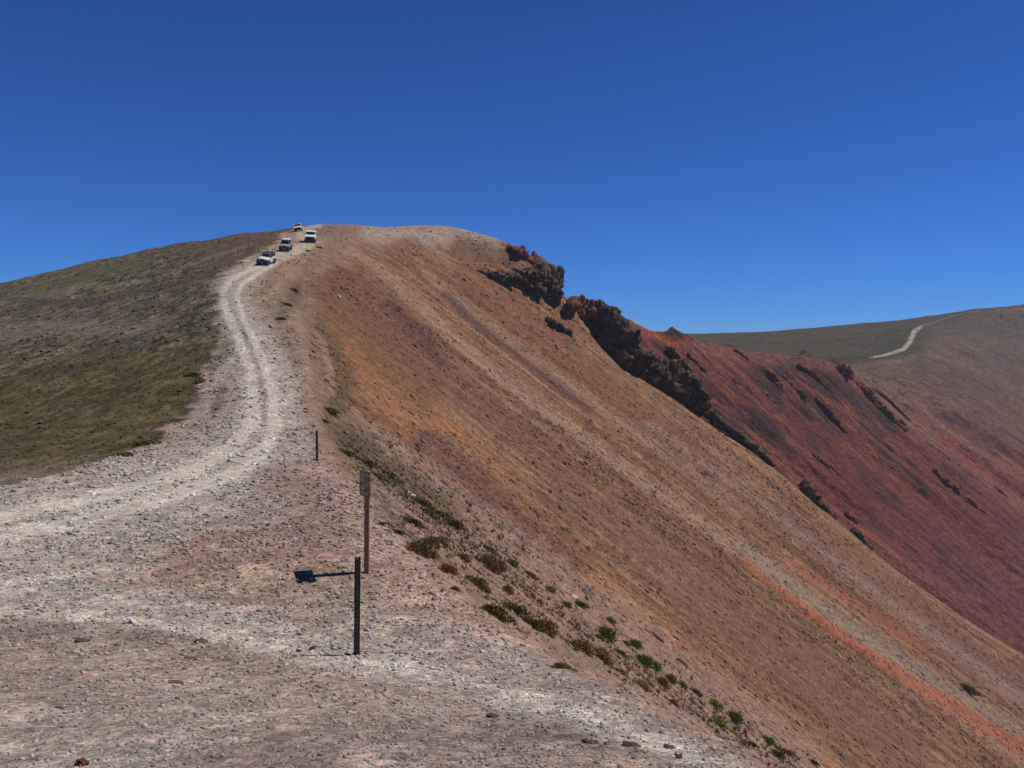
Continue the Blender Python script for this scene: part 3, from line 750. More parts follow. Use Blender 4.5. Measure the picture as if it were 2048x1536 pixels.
# ------------------------------------------------------------------ rock outcrops
def ico(sub):
    bm = bmesh.new(); bmesh.ops.create_icosphere(bm, subdivisions=sub, radius=1)
    v = np.array([q.co[:] for q in bm.verts]); f = np.array([[w.index for w in q.verts] for q in bm.faces]); bm.free()
    return v, f
ICO = {s: ico(s) for s in (3, 4, 5)}
PAL_DARK = (C(72, 60, 56), C(96, 80, 72), C(54, 44, 44), C(112, 88, 74))
PAL_BLACK = (C(60, 50, 49), C(84, 68, 62), C(42, 36, 37), C(112, 80, 64))
PAL_RED = (C(104, 64, 56), C(116, 72, 60), C(88, 56, 52), C(126, 80, 64))
PAL_BROWN = (C(104, 78, 66), C(84, 62, 56), C(128, 98, 82), C(70, 52, 50))
SILXY = ([p[0] for p in sil], [p[1] for p in sil])
def crag(name, lumps, surf, pal, label, seed, cat='rock outcrop', group=None):
    """lumps: (px, py, width px, height px, angle deg, depth factor)"""
    Vs, Fs, Cs = [], [], []; off = 0; org = None
    for j, (px, py, w, h, ang, df) in enumerate(lumps):
        if surf is A and py < np.interp(px, *SILXY) + 8: Y = 223.0
        else: Y = surf.at(px, py + h * 0.12)[1]
        if org is not None and surf is B: Y = Y0
        Y0 = Y
        zz = z_of(py, Y); x = x_of(px, Y, zz)
        m = Y / F
        if surf is B: Y += h * m * 0.3
        if name == 'stone': zz = float(surf.full(np.array([x]), np.array([Y]))[0][0]) + h * m * 0.12
        if org is None: org = np.array([x, Y, zz])
        v, f = ICO[5 if w * h > 1500 else (4 if w * h > 350 else 3)]
        rx, rz = w * m / 2, h * m / 2; ry = (rx + rz) / 2 * df
        sd = seed * 13 + j * 7
        rr = np.random.default_rng(sd + 5)
        Rm = np.array(Matrix.Rotation(rr.uniform(-.5, .5), 3, 'Y') @ Matrix.Rotation(rr.uniform(-.4, .4), 3, 'X') @ Matrix.Rotation(rr.uniform(0, 3), 3, 'Z'))
        u = v @ Rm
        v = v * (0.92 / (np.abs(u) ** 5).sum(1) ** 0.2)[:, None]
        q = v * np.array([rx, ry, rz]); size = min(rx, rz)
        P = v * np.array([rx / size, ry / size, 1.0])
        # blocky joints at three sizes
        disp = 0
        for sc, am in ((0.9, 0.46), (2.1, 0.26), (4.6, 0.07 if w * h > 1200 else 0.02)):
            val, f1, f2 = worley3(P * np.array([sc, sc, sc * .62]) + 31.7 + sd, sd)
            disp = disp + am * (val - 0.5) * 1.8 - am * 0.5 * (1 - sstep(0.0, 0.10, f2 - f1))
        q = q + v * (disp * size)[:, None]
        a = math.radians(-ang); ca, sa = math.cos(a), math.sin(a)
        q = np.stack([q[:, 0] * ca - q[:, 2] * sa, q[:, 1], q[:, 0] * sa + q[:, 2] * ca], 1)
        val, f1, f2 = worley3(P * 2.9 + 31.7 + sd, sd)
        val2, _, _ = worley3(P * 0.9 + 5.1 + sd, sd + 3)
        cc = np.array(pal)[np.clip((val * 0.55 + val2 * 0.45) * len(pal), 0, len(pal) - 1).astype(int)]
        Vs.append(q + np.array([x, Y, zz]) - org); Fs.append(f + off); Cs.append(cc); off += len(v)
    me = mesh_np(name, np.concatenate(Vs), np.concatenate(Fs), 3)
    set_col(me, np.concatenate(Cs))
    o = link(name, me, M_crag); o.location = org
    return tag(o, label, cat, group)
K = PAL_BLACK; G1 = PAL_DARK; R = PAL_RED; BR = PAL_BROWN
crag('rock_outcrop', [(985, 552, 44, 18, 8, 1), (1008, 554, 50, 18, -2, 1), (1030, 552, 46, 20, -4, 1), (1052, 556, 56, 36, 12, 1), (1090, 566, 56, 44, 30, 1), (1112, 560, 26, 42, 10, 1), (1066, 575, 50, 20, 20, 1.2), (1106, 590, 36, 34, 45, 1)],
     A, G1, 'grey brown overhanging rock band just below the red summit shoulder, highest outcrop on the skyline', 1)
crag('rock_outcrop', [(1040, 508, 54, 20, 35, 1), (1080, 530, 50, 24, 45, 1), (1100, 545, 34, 24, 40, 1)], A, R, 'red crumbly rock shoulder on the skyline above the overhanging band', 2)
crag('rock_outcrop', [(1150, 612, 34, 42, 40, 1), (1165, 632, 40, 40, 45, 1), (1138, 618, 26, 40, 30, 1), (1178, 612, 34, 26, 30, 1)], A, PAL_RED, 'dark brown triangular crag between the overhanging band and the big black crag', 3)
crag('rock_outcrop', [(1212, 640, 56, 56, 20, 1), (1236, 682, 84, 64, 42, 1), (1200, 670, 50, 66, 20, 1), (1225, 712, 80, 60, 40, 1), (1272, 728, 86, 58, 45, 1), (1300, 748, 74, 50, 42, 1)],
     A, K, 'largest black craggy outcrop standing on the skyline in the middle of the ridge', 4)
crag('rock_outcrop', [(1120, 656, 46, 16, 30, 1), (1106, 648, 30, 14, 30, 1)], A, K, 'isolated small dark slab lying on the orange scree below the skyline crags', 5)
crag('rock_outcrop', [(1345, 760, 70, 54, 48, 1), (1380, 788, 66, 50, 50, 1), (1352, 786, 50, 24, 40, 1), (1400, 812, 44, 36, 42, 1)], A, K, 'black jagged rocks descending directly below the largest black crag', 6)
crag('rock_outcrop', [(1428, 838, 52, 22, 42, 1), (1447, 850, 44, 16, 42, 1), (1466, 865, 54, 18, 42, 1), (1500, 893, 56, 18, 40, 1), (1528, 915, 50, 12, 42, 1)], A, K, 'thin dark rock rib along the upper edge of the orange scree', 7)
crag('rock_outcrop', [(1612, 975, 34, 24, 40, 1), (1625, 992, 30, 22, 42, 1)], A, BR, 'small brown rock knob at the edge of the orange scree, right of centre', 8)
crag('rock_outcrop', [(1645, 1012, 36, 12, 42, 1), (1665, 1032, 26, 10, 42, 1)], A, K, 'narrow dark rock sliver just below the small brown knob', 9)
crag('rock_outcrop', [(1712, 1068, 30, 18, 45, 1), (1730, 1090, 32, 14, 48, 1)], A, K, 'lowest dark rock on the edge of the orange scree', 10)
crag('rock_outcrop', [(1690, 752, 50, 40, 40, 1), (1722, 790, 50, 36, 48, 1), (1750, 815, 52, 34, 45, 1), (1785, 850, 58, 30, 42, 1), (1828, 898, 54, 24, 45, 1), (1862, 925, 40, 20, 42, 1)],
     B, R, 'long dark rock rib running down the middle of the red face', 11)
crag('rock_outcrop', [(1885, 962, 54, 20, 48, 1), (1908, 986, 56, 22, 45, 1), (1940, 1010, 64, 20, 40, 1)], B, R, 'dark rocks at the lower end of the long rib on the red face', 12)
i = 13
for (px, py, w, h, a, lb) in [
    (1362, 722, 44, 26, 45, 'brown crag nearest the skyline notch on the red face'),
    (1400, 735, 46, 22, 45, 'dark crag on the red face right of the largest black outcrop'),
    (1436, 752, 34, 26, 40, 'maroon crag beside the upper left end of the red face'),
    (1500, 728, 50, 20, 38, 'brown crag on the crest of the red face, left of the far green ridge'),
    (1545, 760, 34, 34, 50, 'small dark crag high on the red face between two ribs'),
    (1580, 772, 40, 26, 45, 'dark crag left of the long rib, upper red face'),
    (1604, 800, 30, 36, 60, 'upright dark crag in the upper red face'),
    (1626, 752, 44, 20, 35, 'brown crag just under the crest, left of the long rib'),
    (1510, 800, 50, 28, 50, 'long maroon crag in the left part of the red face'),
    (1545, 812, 44, 30, 55, 'maroon crag in the left centre of the red face'),
    (1660, 830, 56, 22, 48, 'slanting maroon crag in the centre of the red face'),
    (1650, 935, 46, 26, 45, 'lower maroon crag in the centre of the red face'),
    (1672, 945, 26, 20, 40, 'small block at the right end of the lower maroon crag'),
    (1705, 1040, 24, 22, 45, 'small dark knob low on the red face above the scree edge'),
    (1790, 762, 50, 22, 30, 'brown crag on the bench right of the long rib'),
    (1815, 780, 46, 26, 35, 'purple brown crag in the middle of the right bench'),
    (1865, 785, 52, 20, 30, 'flat brown crag near the right end of the bench'),
    (1925, 805, 44, 12, 22, 'small dark ledge at the right tip of the bench'),
    (1775, 802, 50, 16, 30, 'reddish ledge under the bench crags'),
    (1470, 770, 40, 20, 45, 'brown ledge left of the small high crag'),
    (2000, 985, 26, 16, 30, 'small dark block at far right of the red face')]:
    a = a * .5 + 26; ca_, sa_ = math.cos(math.radians(a)), math.sin(math.radians(a)); q = w * .42
    crag('rock_outcrop', [(px - q * ca_, py - q * sa_, w * .8, h * .48, a - 4, 1), (px, py, w * .95, h * .55, a, 1), (px + q * ca_, py + q * sa_, w * .9, h * .42, a + 4, 1),
                          (px + 2 * q * ca_, py + 2 * q * sa_, w * .7, h * .28, a, 1)], B, R, lb, i, group='crags on the red face'); i += 1
# single stones one can point to
for (px, py, w, h, a, pal, lb) in [
    (267, 1245, 20, 11, 30, (C(200, 195, 190),) * 2, 'white angular stone on the near gravel band at left'),
    (625, 1300, 15, 13, 0, (C(92, 58, 50), C(70, 46, 42)), 'dark reddish upright stone left of the black post'),
    (598, 1304, 12, 9, 0, (C(100, 66, 56), C(80, 50, 44)), 'small dark stone just left of the reddish upright stone'),
    (165, 1283, 34, 9, 4, (C(82, 68, 60), C(100, 84, 74)), 'flat dark stone on the bank below the gravel at left'),
    (402, 1282, 30, 10, 4, (C(88, 72, 62), C(108, 92, 80)), 'brown flat stone at the lower edge of the gravel band'),
    (385, 1317, 34, 8, 6, (C(92, 76, 66), C(110, 92, 80)), 'thin brown stone left of the foreground centre'),
    (352, 1366, 34, 8, 2, (C(92, 78, 68), C(112, 98, 88)), 'long flat stone in the left foreground'),
    (165, 1530, 26, 20, 0, (C(104, 62, 54), C(84, 52, 48)), 'red brown stone at the bottom left edge'),
    (122, 1418, 22, 14, 10, (C(96, 84, 78), C(180, 174, 166)), 'dark stone with pale side in the lower left'),
    (984, 1424, 22, 13, 5, (C(92, 76, 72), C(70, 58, 56)), 'dark blocky stone low in the centre foreground'),
    (1180, 1487, 34, 13, 4, (C(86, 72, 72), C(66, 56, 58)), 'dark wide stone near the bottom, left of a row of three'),
    (1262, 1490, 36, 13, 8, (C(86, 70, 68), C(64, 54, 56)), 'dark flat stone near the bottom, middle of a row of three'),
    (1340, 1494, 30, 12, 12, (C(88, 74, 70), C(66, 56, 56)), 'dark stone near the bottom, right of a row of three'),
    (1357, 1510, 14, 16, 0, (C(64, 54, 54), C(84, 72, 70)), 'small upright black stone beside the bottom row'),
    (1312, 1262, 32, 12, 35, (C(96, 62, 54), C(74, 50, 46)), 'reddish slab on the orange scree above the green plants'),
    (1362, 1322, 26, 10, 35, (C(100, 66, 56), C(80, 54, 48)), 'second small reddish slab on the scree further down'),
    (675, 595, 11, 9, 0, (C(196, 188, 172),) * 2, 'pale stone high on the brown slope right of the track'),
    (936, 770, 14, 9, 10, (C(200, 190, 160),) * 2, 'pale stone in the middle of the orange scree'),
    (820, 966, 26, 7, 28, (C(196, 188, 180),) * 2, 'white flat stone on the plant covered rim'),
    (1148, 1183, 14, 10, 20, (C(204, 198, 180),) * 2, 'whitish stone beside small green plants on the rim'),
    (280, 1120, 14, 11, 0, (C(190, 182, 176),) * 2, 'whitish stone on the pale gravel left of the sign shadow'),
    (205, 1095, 10, 7, 0, (C(206, 200, 192),) * 2, 'tiny white stone on the earth patch, left'),
    (966, 1308, 12, 8, 0, (C(206, 198, 192),) * 2, 'white stone on the gravel right of the black post')]:
    crag('stone', [(px, py, w * .9, h * .8, a, 1)], A, pal, lb, i, 'stone'); i += 1
print('crags', round(time.time() - T0, 1))

# ------------------------------------------------------------------ plants
def shrub_mesh(name, seed, n, pal, flat, leaf, spiky):
    r = np.random.default_rng(seed)
    a = r.uniform(0, 2 * np.pi, n); e = np.arcsin(r.uniform(0.02, 1, n)); rad = r.uniform(0.35, 1.0, n) ** 0.6
    lump = 1 + 0.35 * np.sin(a * 3 + seed) + 0.2 * np.sin(a * 7 + e * 5 + seed)
    P = np.stack([np.cos(a) * np.cos(e) * lump, np.sin(a) * np.cos(e) * lump, np.sin(e) * flat * (0.8 + 0.2 * lump)], 1) * rad[:, None]
    P[:, 2] -= 0.08
    d = P + r.normal(0, 0.55, P.shape); d[:, 2] += spiky; d /= np.linalg.norm(d, axis=1)[:, None]
    s = np.cross(d, r.normal(0, 1, P.shape)); s /= np.linalg.norm(s, axis=1)[:, None]
    L = leaf * r.uniform(0.6, 1.5, (n, 1)); W = leaf * 0.24
    V = np.stack([P - s * W - d * L * .5, P + s * W - d * L * .5, P + s * W * .5 + d * L * .6, P - s * W * .5 + d * L * .6], 1)
    clump = fbm(P[:, 0] * 2.5, P[:, 1] * 2.5 + P[:, 2] * 2, 3, seed)
    ci = np.clip((r.uniform(0, 1, n) * 0.6 + (clump + 1) * 0.2) * len(pal), 0, len(pal) - 1).astype(int)
    col = np.array(pal)[ci] * r.uniform(1.2, 3.2, (n, 1))
    # woody stems
    m = 26; aa = r.uniform(0, 2 * np.pi, m); ee = r.uniform(0.2, 1.4, m)
    T = np.stack([np.cos(aa) * np.cos(ee), np.sin(aa) * np.cos(ee), np.sin(ee) * flat], 1) * 0.9
    ss = np.stack([-np.sin(aa), np.cos(aa), 0 * aa], 1) * 0.03
    Z0 = np.tile([[0, 0, -0.1]], (m, 1))
    V2 = np.stack([Z0 - ss, Z0 + ss, T + ss * .4, T - ss * .4], 1)
    VV = np.concatenate([V.reshape(-1, 3), V2.reshape(-1, 3)])
    cc = np.concatenate([np.repeat(col, 4, 0), np.tile(C(78, 62, 48), (m * 4, 1))])
    me = mesh_np(name, VV, np.arange(len(VV)).reshape(-1, 4), 4)
    set_col(me, np.clip(cc, 0.005, 0.4)); me.materials.append(M_leaf)
    return me
PB = (C(84, 68, 50), C(104, 84, 60), C(122, 100, 72), C(92, 80, 52))
PO = (C(74, 68, 40), C(92, 84, 50), C(62, 58, 34), C(110, 98, 64))
PG = (C(80, 88, 46), C(100, 106, 54), C(72, 76, 42), C(126, 126, 66))
PY = (C(140, 138, 44), C(108, 116, 40), C(84, 98, 36), C(160, 150, 60))
PR = (C(118, 84, 48), C(84, 60, 40), C(134, 98, 54), C(66, 50, 36))
protos = {
 'brown': [shrub_mesh('dry_shrub', 11 + k, 2600, PB, 0.75, 0.13, 0.5) for k in range(2)],
 'olive': [shrub_mesh('olive_shrub', 21 + k, 2600, PO, 0.5, 0.12, 0.4) for k in range(2)],
 'green': [shrub_mesh('green_plant', 31 + k, 1500, PG, 0.8, 0.17, 0.4) for k in range(2)],
 'yellow': [shrub_mesh('yellow_plant', 41, 1500, PY, 0.8, 0.17, 0.4)],
 'rust': [shrub_mesh('rusty_shrub', 51, 2400, PR, 0.75, 0.13, 0.5)],
}
NAMES = {'brown': 'dry_shrub', 'olive': 'olive_shrub', 'green': 'green_plant', 'yellow': 'yellow_plant', 'rust': 'rusty_shrub'}
GRP = 'shrubs and tufts along the plateau rim'
def shrub(kind, px, py, w, asp, label, group=GRP, k=[0]):
    k[0] += 1
    ps = protos[kind]
    o = bpy.data.objects.new(NAMES[kind], ps[k[0] % len(ps)]); COL.objects.link(o)
    x, Y, z = A.at(px, py)
    s = w * 1.08 / 2 * Y / F
    o.location = (x, Y, z - 0.02 * s)
    sl = float(A.full(np.array([x]), np.array([Y]))[1][0])
    o.scale = (s, s * 0.9, s * (asp * 1.1 + 0.35))
    o.rotation_euler = (0, 0.8 * math.atan(-sl), k[0] * 1.7) if abs(sl) < 0.05 else (0, 0.45 * math.atan(-sl), 0)
    return tag(o, label, 'shrub' if kind in ('brown', 'olive', 'rust') else 'plant', group)
for a in [
 ('brown', 843, 1108, 58, 1.0, 'largest dark brown shrub, upper left of the rim cluster right of the sign'),
 ('brown', 862, 1088, 34, 1.0, 'brown shrub touching the back of the largest dark shrub'),
 ('brown', 880, 1090, 32, 0.9, 'dark oval shrub to the right of the largest brown shrub'),
 ('rust', 893, 1145, 34, 0.9, 'rust orange topped shrub below the largest brown shrub'),
 ('brown', 926, 1115, 28, 0.9, 'brown shrub halfway between the rusty shrub and the bushy pair'),
 ('brown', 972, 1128, 52, 1.1, 'tall bushy brown shrub in the middle of the rim cluster'),
 ('brown', 996, 1122, 34, 0.9, 'brown shrub on the right side of the tall bushy one'),
 ('olive', 938, 1150, 30, 0.9, 'dark olive shrub below the tall bushy brown shrub, left one'),
 ('brown', 955, 1165, 40, 0.9, 'brown shrub in a chain below the tall bushy one'),
 ('rust', 966, 1172, 26, 0.8, 'rusty tuft at the lower end of the shrub chain'),
 ('olive', 908, 1176, 20, 0.9, 'tiny dark shrub alone on the pinkish soil'),
 ('olive', 835, 990, 50, 0.5, 'olive mat on the rim above and right of the sign'),
 ('olive', 852, 1020, 44, 0.6, 'olive shrub with ragged outline, second below the rim mat'),
 ('olive', 818, 1042, 46, 0.6, 'olive shrub on the pink soil edge right of the sign post'),
 ('olive', 768, 1050, 34, 0.35, 'low olive tuft nearest the sign post'),
 ('olive', 790, 1064, 34, 0.4, 'pale olive tuft between the sign post and the big brown shrub'),
 ('olive', 880, 1012, 56, 0.5, 'wide olive shrub on the slope side of the rim'),
 ('olive', 900, 1030, 50, 0.6, 'dark green olive shrub at the lower end of the wide one'),
 ('olive', 975, 1082, 36, 0.7, 'olive shrub beyond the tall bushy one, on the slope side'),
 ('green', 1024, 1108, 26, 0.8, 'small green plant right of the brown cluster on the slope side'),
 ('olive', 1058, 1128, 34, 0.6, 'yellow olive tuft right of the small green plant'),
 ('green', 1100, 1162, 24, 0.6, 'green plant at the start of the lower slope-side row'),
 ('green', 1132, 1190, 22, 0.7, 'green plant next to the whitish rim stone'),
 ('olive', 1160, 1198, 28, 0.7, 'olive plant right of the whitish rim stone'),
 ('olive', 985, 1218, 70, 0.8, 'broad dark olive shrub at the lower left of the rim row'),
 ('olive', 1022, 1212, 60, 0.7, 'olive shrub joined to the right of the broad dark one'),
 ('brown', 1015, 1182, 24, 1.0, 'grey brown upright tuft above the broad olive shrub'),
 ('olive', 1055, 1238, 54, 0.8, 'olive shrub leaning down the rim, right of the broad pair'),
 ('brown', 1090, 1258, 54, 0.7, 'brown shrub at the right end of the olive shrub row'),
 ('olive', 1135, 1285, 40, 0.5, 'olive tuft on the rim edge halfway down to the corner'),
 ('brown', 1165, 1300, 52, 0.6, 'brown grassy tuft on the rim edge, left of the twin tuft'),
 ('brown', 1198, 1322, 52, 0.7, 'taller brown grassy tuft on the rim edge'),
 ('brown', 1240, 1345, 40, 0.5, 'faint brown tuft right of the taller rim tuft'),
 ('brown', 1285, 1370, 40, 0.4, 'low brown tuft on the rim edge towards the corner'),
 ('olive', 1125, 1340, 46, 0.35, 'low olive mat alone on the gravel in front of the rim'),
 ('green', 1214, 1262, 38, 1.0, 'largest bright green bush at the edge of the orange scree'),
 ('yellow', 1222, 1240, 22, 0.6, 'yellow green top growth behind the largest green bush'),
 ('green', 1256, 1276, 18, 0.6, 'small green sprig right of the largest green bush'),
 ('green', 1272, 1284, 26, 0.8, 'green plant second right of the largest green bush'),
 ('olive', 1240, 1304, 26, 0.8, 'olive tuft below the largest green bush'),
 ('green', 1288, 1315, 36, 0.9, 'bushy green plant, third largest, right of an olive tuft'),
 ('green', 1312, 1325, 28, 0.8, 'green plant touching the right of the bushy one'),
 ('brown', 1200, 1272, 22, 0.8, 'grey tuft left below the largest green bush'),
 ('green', 1345, 1350, 26, 0.8, 'light green plant further down the scree edge'),
 ('brown', 1328, 1368, 26, 1.1, 'dark upright tuft left of the light green plant'),
 ('yellow', 1368, 1362, 20, 0.7, 'yellow green plant right of the light green one'),
 ('olive', 1396, 1380, 20, 0.8, 'olive tuft between the light green plants and the yellow pair'),
 ('brown', 1350, 1408, 22, 0.8, 'brown tuft on the gravel edge below the light green plant'),
 ('yellow', 1434, 1404, 28, 0.6, 'yellow flowered plant, upper one of a pair'),
 ('yellow', 1442, 1436, 28, 0.8, 'yellow flowered plant, lower one of a pair'),
 ('green', 1474, 1436, 32, 0.9, 'green slanting plant right of the yellow pair'),
 ('olive', 1510, 1478, 20, 0.8, 'olive tuft near the bottom of the rim'),
 ('green', 1543, 1484, 26, 0.6, 'green plant near the bottom edge of the picture'),
 ('olive', 1560, 1504, 28, 0.9, 'dark olive tuft near the bottom edge, below the green plant'),
 ('rust', 1584, 1510, 18, 0.8, 'small rusty tuft near the bottom edge'),
 ('olive', 1635, 1534, 20, 0.8, 'last olive tuft where the rim leaves the picture')]:
    shrub(*a)
for a in [
 ('olive', 1944, 1386, 40, 0.7, 'dark olive bush alone low on the orange scree at far right'),
 ('olive', 288, 892, 52, 0.5, 'dark shrub at the lower right corner of the grassy field'),
 ('olive', 246, 912, 40, 0.4, 'dark shrub left of the one at the grass corner'),
 ('olive', 383, 752, 26, 0.5, 'dark low shrub at the bay in the grass edge'),
 ('brown', 400, 768, 22, 0.5, 'rusty low shrub beside the bay in the grass edge'),
 ('olive', 685, 895, 48, 0.3, 'dark olive mat right of the distant marker post'),
 ('olive', 752, 948, 40, 0.35, 'dark green mat just right of the sign top'),
 ('olive', 728, 906, 50, 0.35, 'olive mat on the rim above the sign'),
 ('olive', 770, 925, 60, 0.4, 'wide olive mat on the slope behind the sign'),
 ('olive', 640, 830, 30, 0.4, 'olive tuft at the gravel edge above the distant marker post'),
 ('olive', 660, 815, 36, 0.3, 'flat olive tuft on the brown shoulder above the marker post'),
 ('olive', 562, 640, 18, 0.7, 'dark tuft on the brown shoulder beside the road bend'),
 ('olive', 576, 610, 18, 0.7, 'dark tuft higher on the brown shoulder'),
 ('olive', 588, 580, 18, 0.7, 'dark tuft below the old side track'),
 ('olive', 618, 504, 10, 0.6, 'dark green tuft below the third vehicle, left one'),
 ('olive', 640, 496, 12, 0.6, 'dark green tuft below the third vehicle, right one')]:
    shrub(*a, group='scattered shrubs on the slopes')
print('plants', round(time.time() - T0, 1))

# ------------------------------------------------------------------ generic solid modelling
def bm_box(bm, x0, x1, y0, y1, z0, z1, tx=0, ty=0, dx=0):
    """box, its top inset by tx/ty and shifted by dx"""
    v = [bm.verts.new(p) for p in ((x0, y0, z0), (x1, y0, z0), (x1, y1, z0), (x0, y1, z0),
                                   (x0 + tx + dx, y0 + ty, z1), (x1 - tx + dx, y0 + ty, z1), (x1 - tx + dx, y1 - ty, z1), (x0 + tx + dx, y1 - ty, z1))]
    for f in ((0, 3, 2, 1), (4, 5, 6, 7), (0, 1, 5, 4), (1, 2, 6, 5), (2, 3, 7, 6), (3, 0, 4, 7)): bm.faces.new([v[i] for i in f])
def bm_prism(bm, prof, y0, y1):
    """side profile (x, z) extruded across the vehicle"""
    a = [bm.verts.new((p[0], y0, p[1])) for p in prof]; b = [bm.verts.new((p[0], y1, p[1])) for p in prof]
    n = len(prof)
    bm.faces.new(a[::-1]); bm.faces.new(b)
    for i in range(n): bm.faces.new((a[i], a[(i + 1) % n], b[(i + 1) % n], b[i]))
def bm_cyl(bm, c, r, h, axis='Y', seg=24, r2=None):
    m = Matrix.Rotation(math.pi / 2, 4, 'X') if axis == 'Y' else (Matrix.Rotation(math.pi / 2, 4, 'Y') if axis == 'X' else Matrix())
    bmesh.ops.create_cone(bm, cap_ends=True, segments=seg, radius1=r, radius2=r if r2 is None else r2, depth=h, matrix=Matrix.Translation(c) @ m)
def finish(name, bm, mat, parent, bevel=0.0, smooth=False):
    bmesh.ops.recalc_face_normals(bm, faces=bm.faces)
    if bevel:
        bmesh.ops.bevel(bm, geom=[e for e in bm.edges if e.calc_face_angle(0) > 0.5], offset=bevel, segments=2, profile=0.6, affect='EDGES')
    me = bpy.data.meshes.new(name); bm.to_mesh(me); bm.free()
    if smooth:
        for p in me.polygons: p.use_smooth = True
    return link(name, me, mat, parent)
def part(name, mat, parent, fn, bevel=0.0, label=None):
    bm = bmesh.new(); fn(bm); o = finish(name, bm, mat, parent, bevel)
    if label: o['label'] = label
    return o

M_white = solid('white_paint', (0.80, 0.82, 0.82), 0.32, 0, 0.05, 2, 0.5, 0.06)
M_cream = solid('dusty_white_paint', (0.62, 0.64, 0.60), 0.45, 0, 0.08, 2, 0.4, 0.12)
M_greyp = solid('grey_green_paint', (0.30, 0.33, 0.31), 0.5, 0, 0.10, 2, 0.4, 0.15)
M_soft = solid('dark_blue_canvas', (0.020, 0.028, 0.05), 0.75, 0, 0.2, 8, 0.3)
M_glass = solid('dark_glass', (0.010, 0.010, 0.014), 0.25, 0, 0.1, 2, 0.25)
M_plast = solid('black_plastic', (0.02, 0.02, 0.022), 0.6, 0, 0.2, 10, 0.3, 0.04)
M_tyre = solid('tyre_rubber', (0.022, 0.021, 0.02), 0.85, 0, 0.25, 20, 0.2, 0.08)
M_rim = solid('wheel_metal', (0.28, 0.28, 0.28), 0.4, 0.7, 0.1, 10)
M_lamp = solid('lamp_glass', (0.55, 0.56, 0.55), 0.15, 0, 0.05, 10, 0.6)
M_redp = solid('red_recovery_paint', (0.30, 0.03, 0.03), 0.5, 0, 0.1, 10)
M_plate = solid('licence_plate_paint', (0.45, 0.45, 0.42), 0.5, 0, 0.1, 10)

def wheel(parent, x, y, r, w):
    h = bpy.data.objects.new('wheel', None); COL.objects.link(h); h.parent = parent; h.location = (x, y, r)
    def ty(bm):
        n = 40
        prof = [(-.5, .62), (-.5, .9), (-.38, 1), (.38, 1), (.5, .9), (.5, .62)]
        rings = []
        for i in range(n):
            a = 2 * math.pi * i / n; k = 1.0 if i % 2 else 0.965
            rings.append([bm.verts.new((math.cos(a) * q[1] * r * (k if q[1] > .85 else 1), q[0] * w, math.sin(a) * q[1] * r * (k if q[1] > .85 else 1))) for q in prof])
        for i in range(n):
            a, b = rings[i], rings[(i + 1) % n]
            for j in range(len(prof)):
                bm.faces.new((a[j], a[(j + 1) % len(prof)], b[(j + 1) % len(prof)], b[j]))
    part('tyre', M_tyre, h, ty)
    def rm(bm):
        bm_cyl(bm, (0, 0, 0), r * 0.61, w * 0.7, 'Y', 20)
        bm_cyl(bm, (0, 0, 0), r * 0.2, w * 0.86, 'Y', 12)
        for i in range(5):
            a = 2 * math.pi * i / 5
            bm_cyl(bm, (math.cos(a) * r * .4, 0, math.sin(a) * r * .4), r * 0.07, w * 0.78, 'Y', 8)
    part('rim', M_rim, h, rm)
    return h

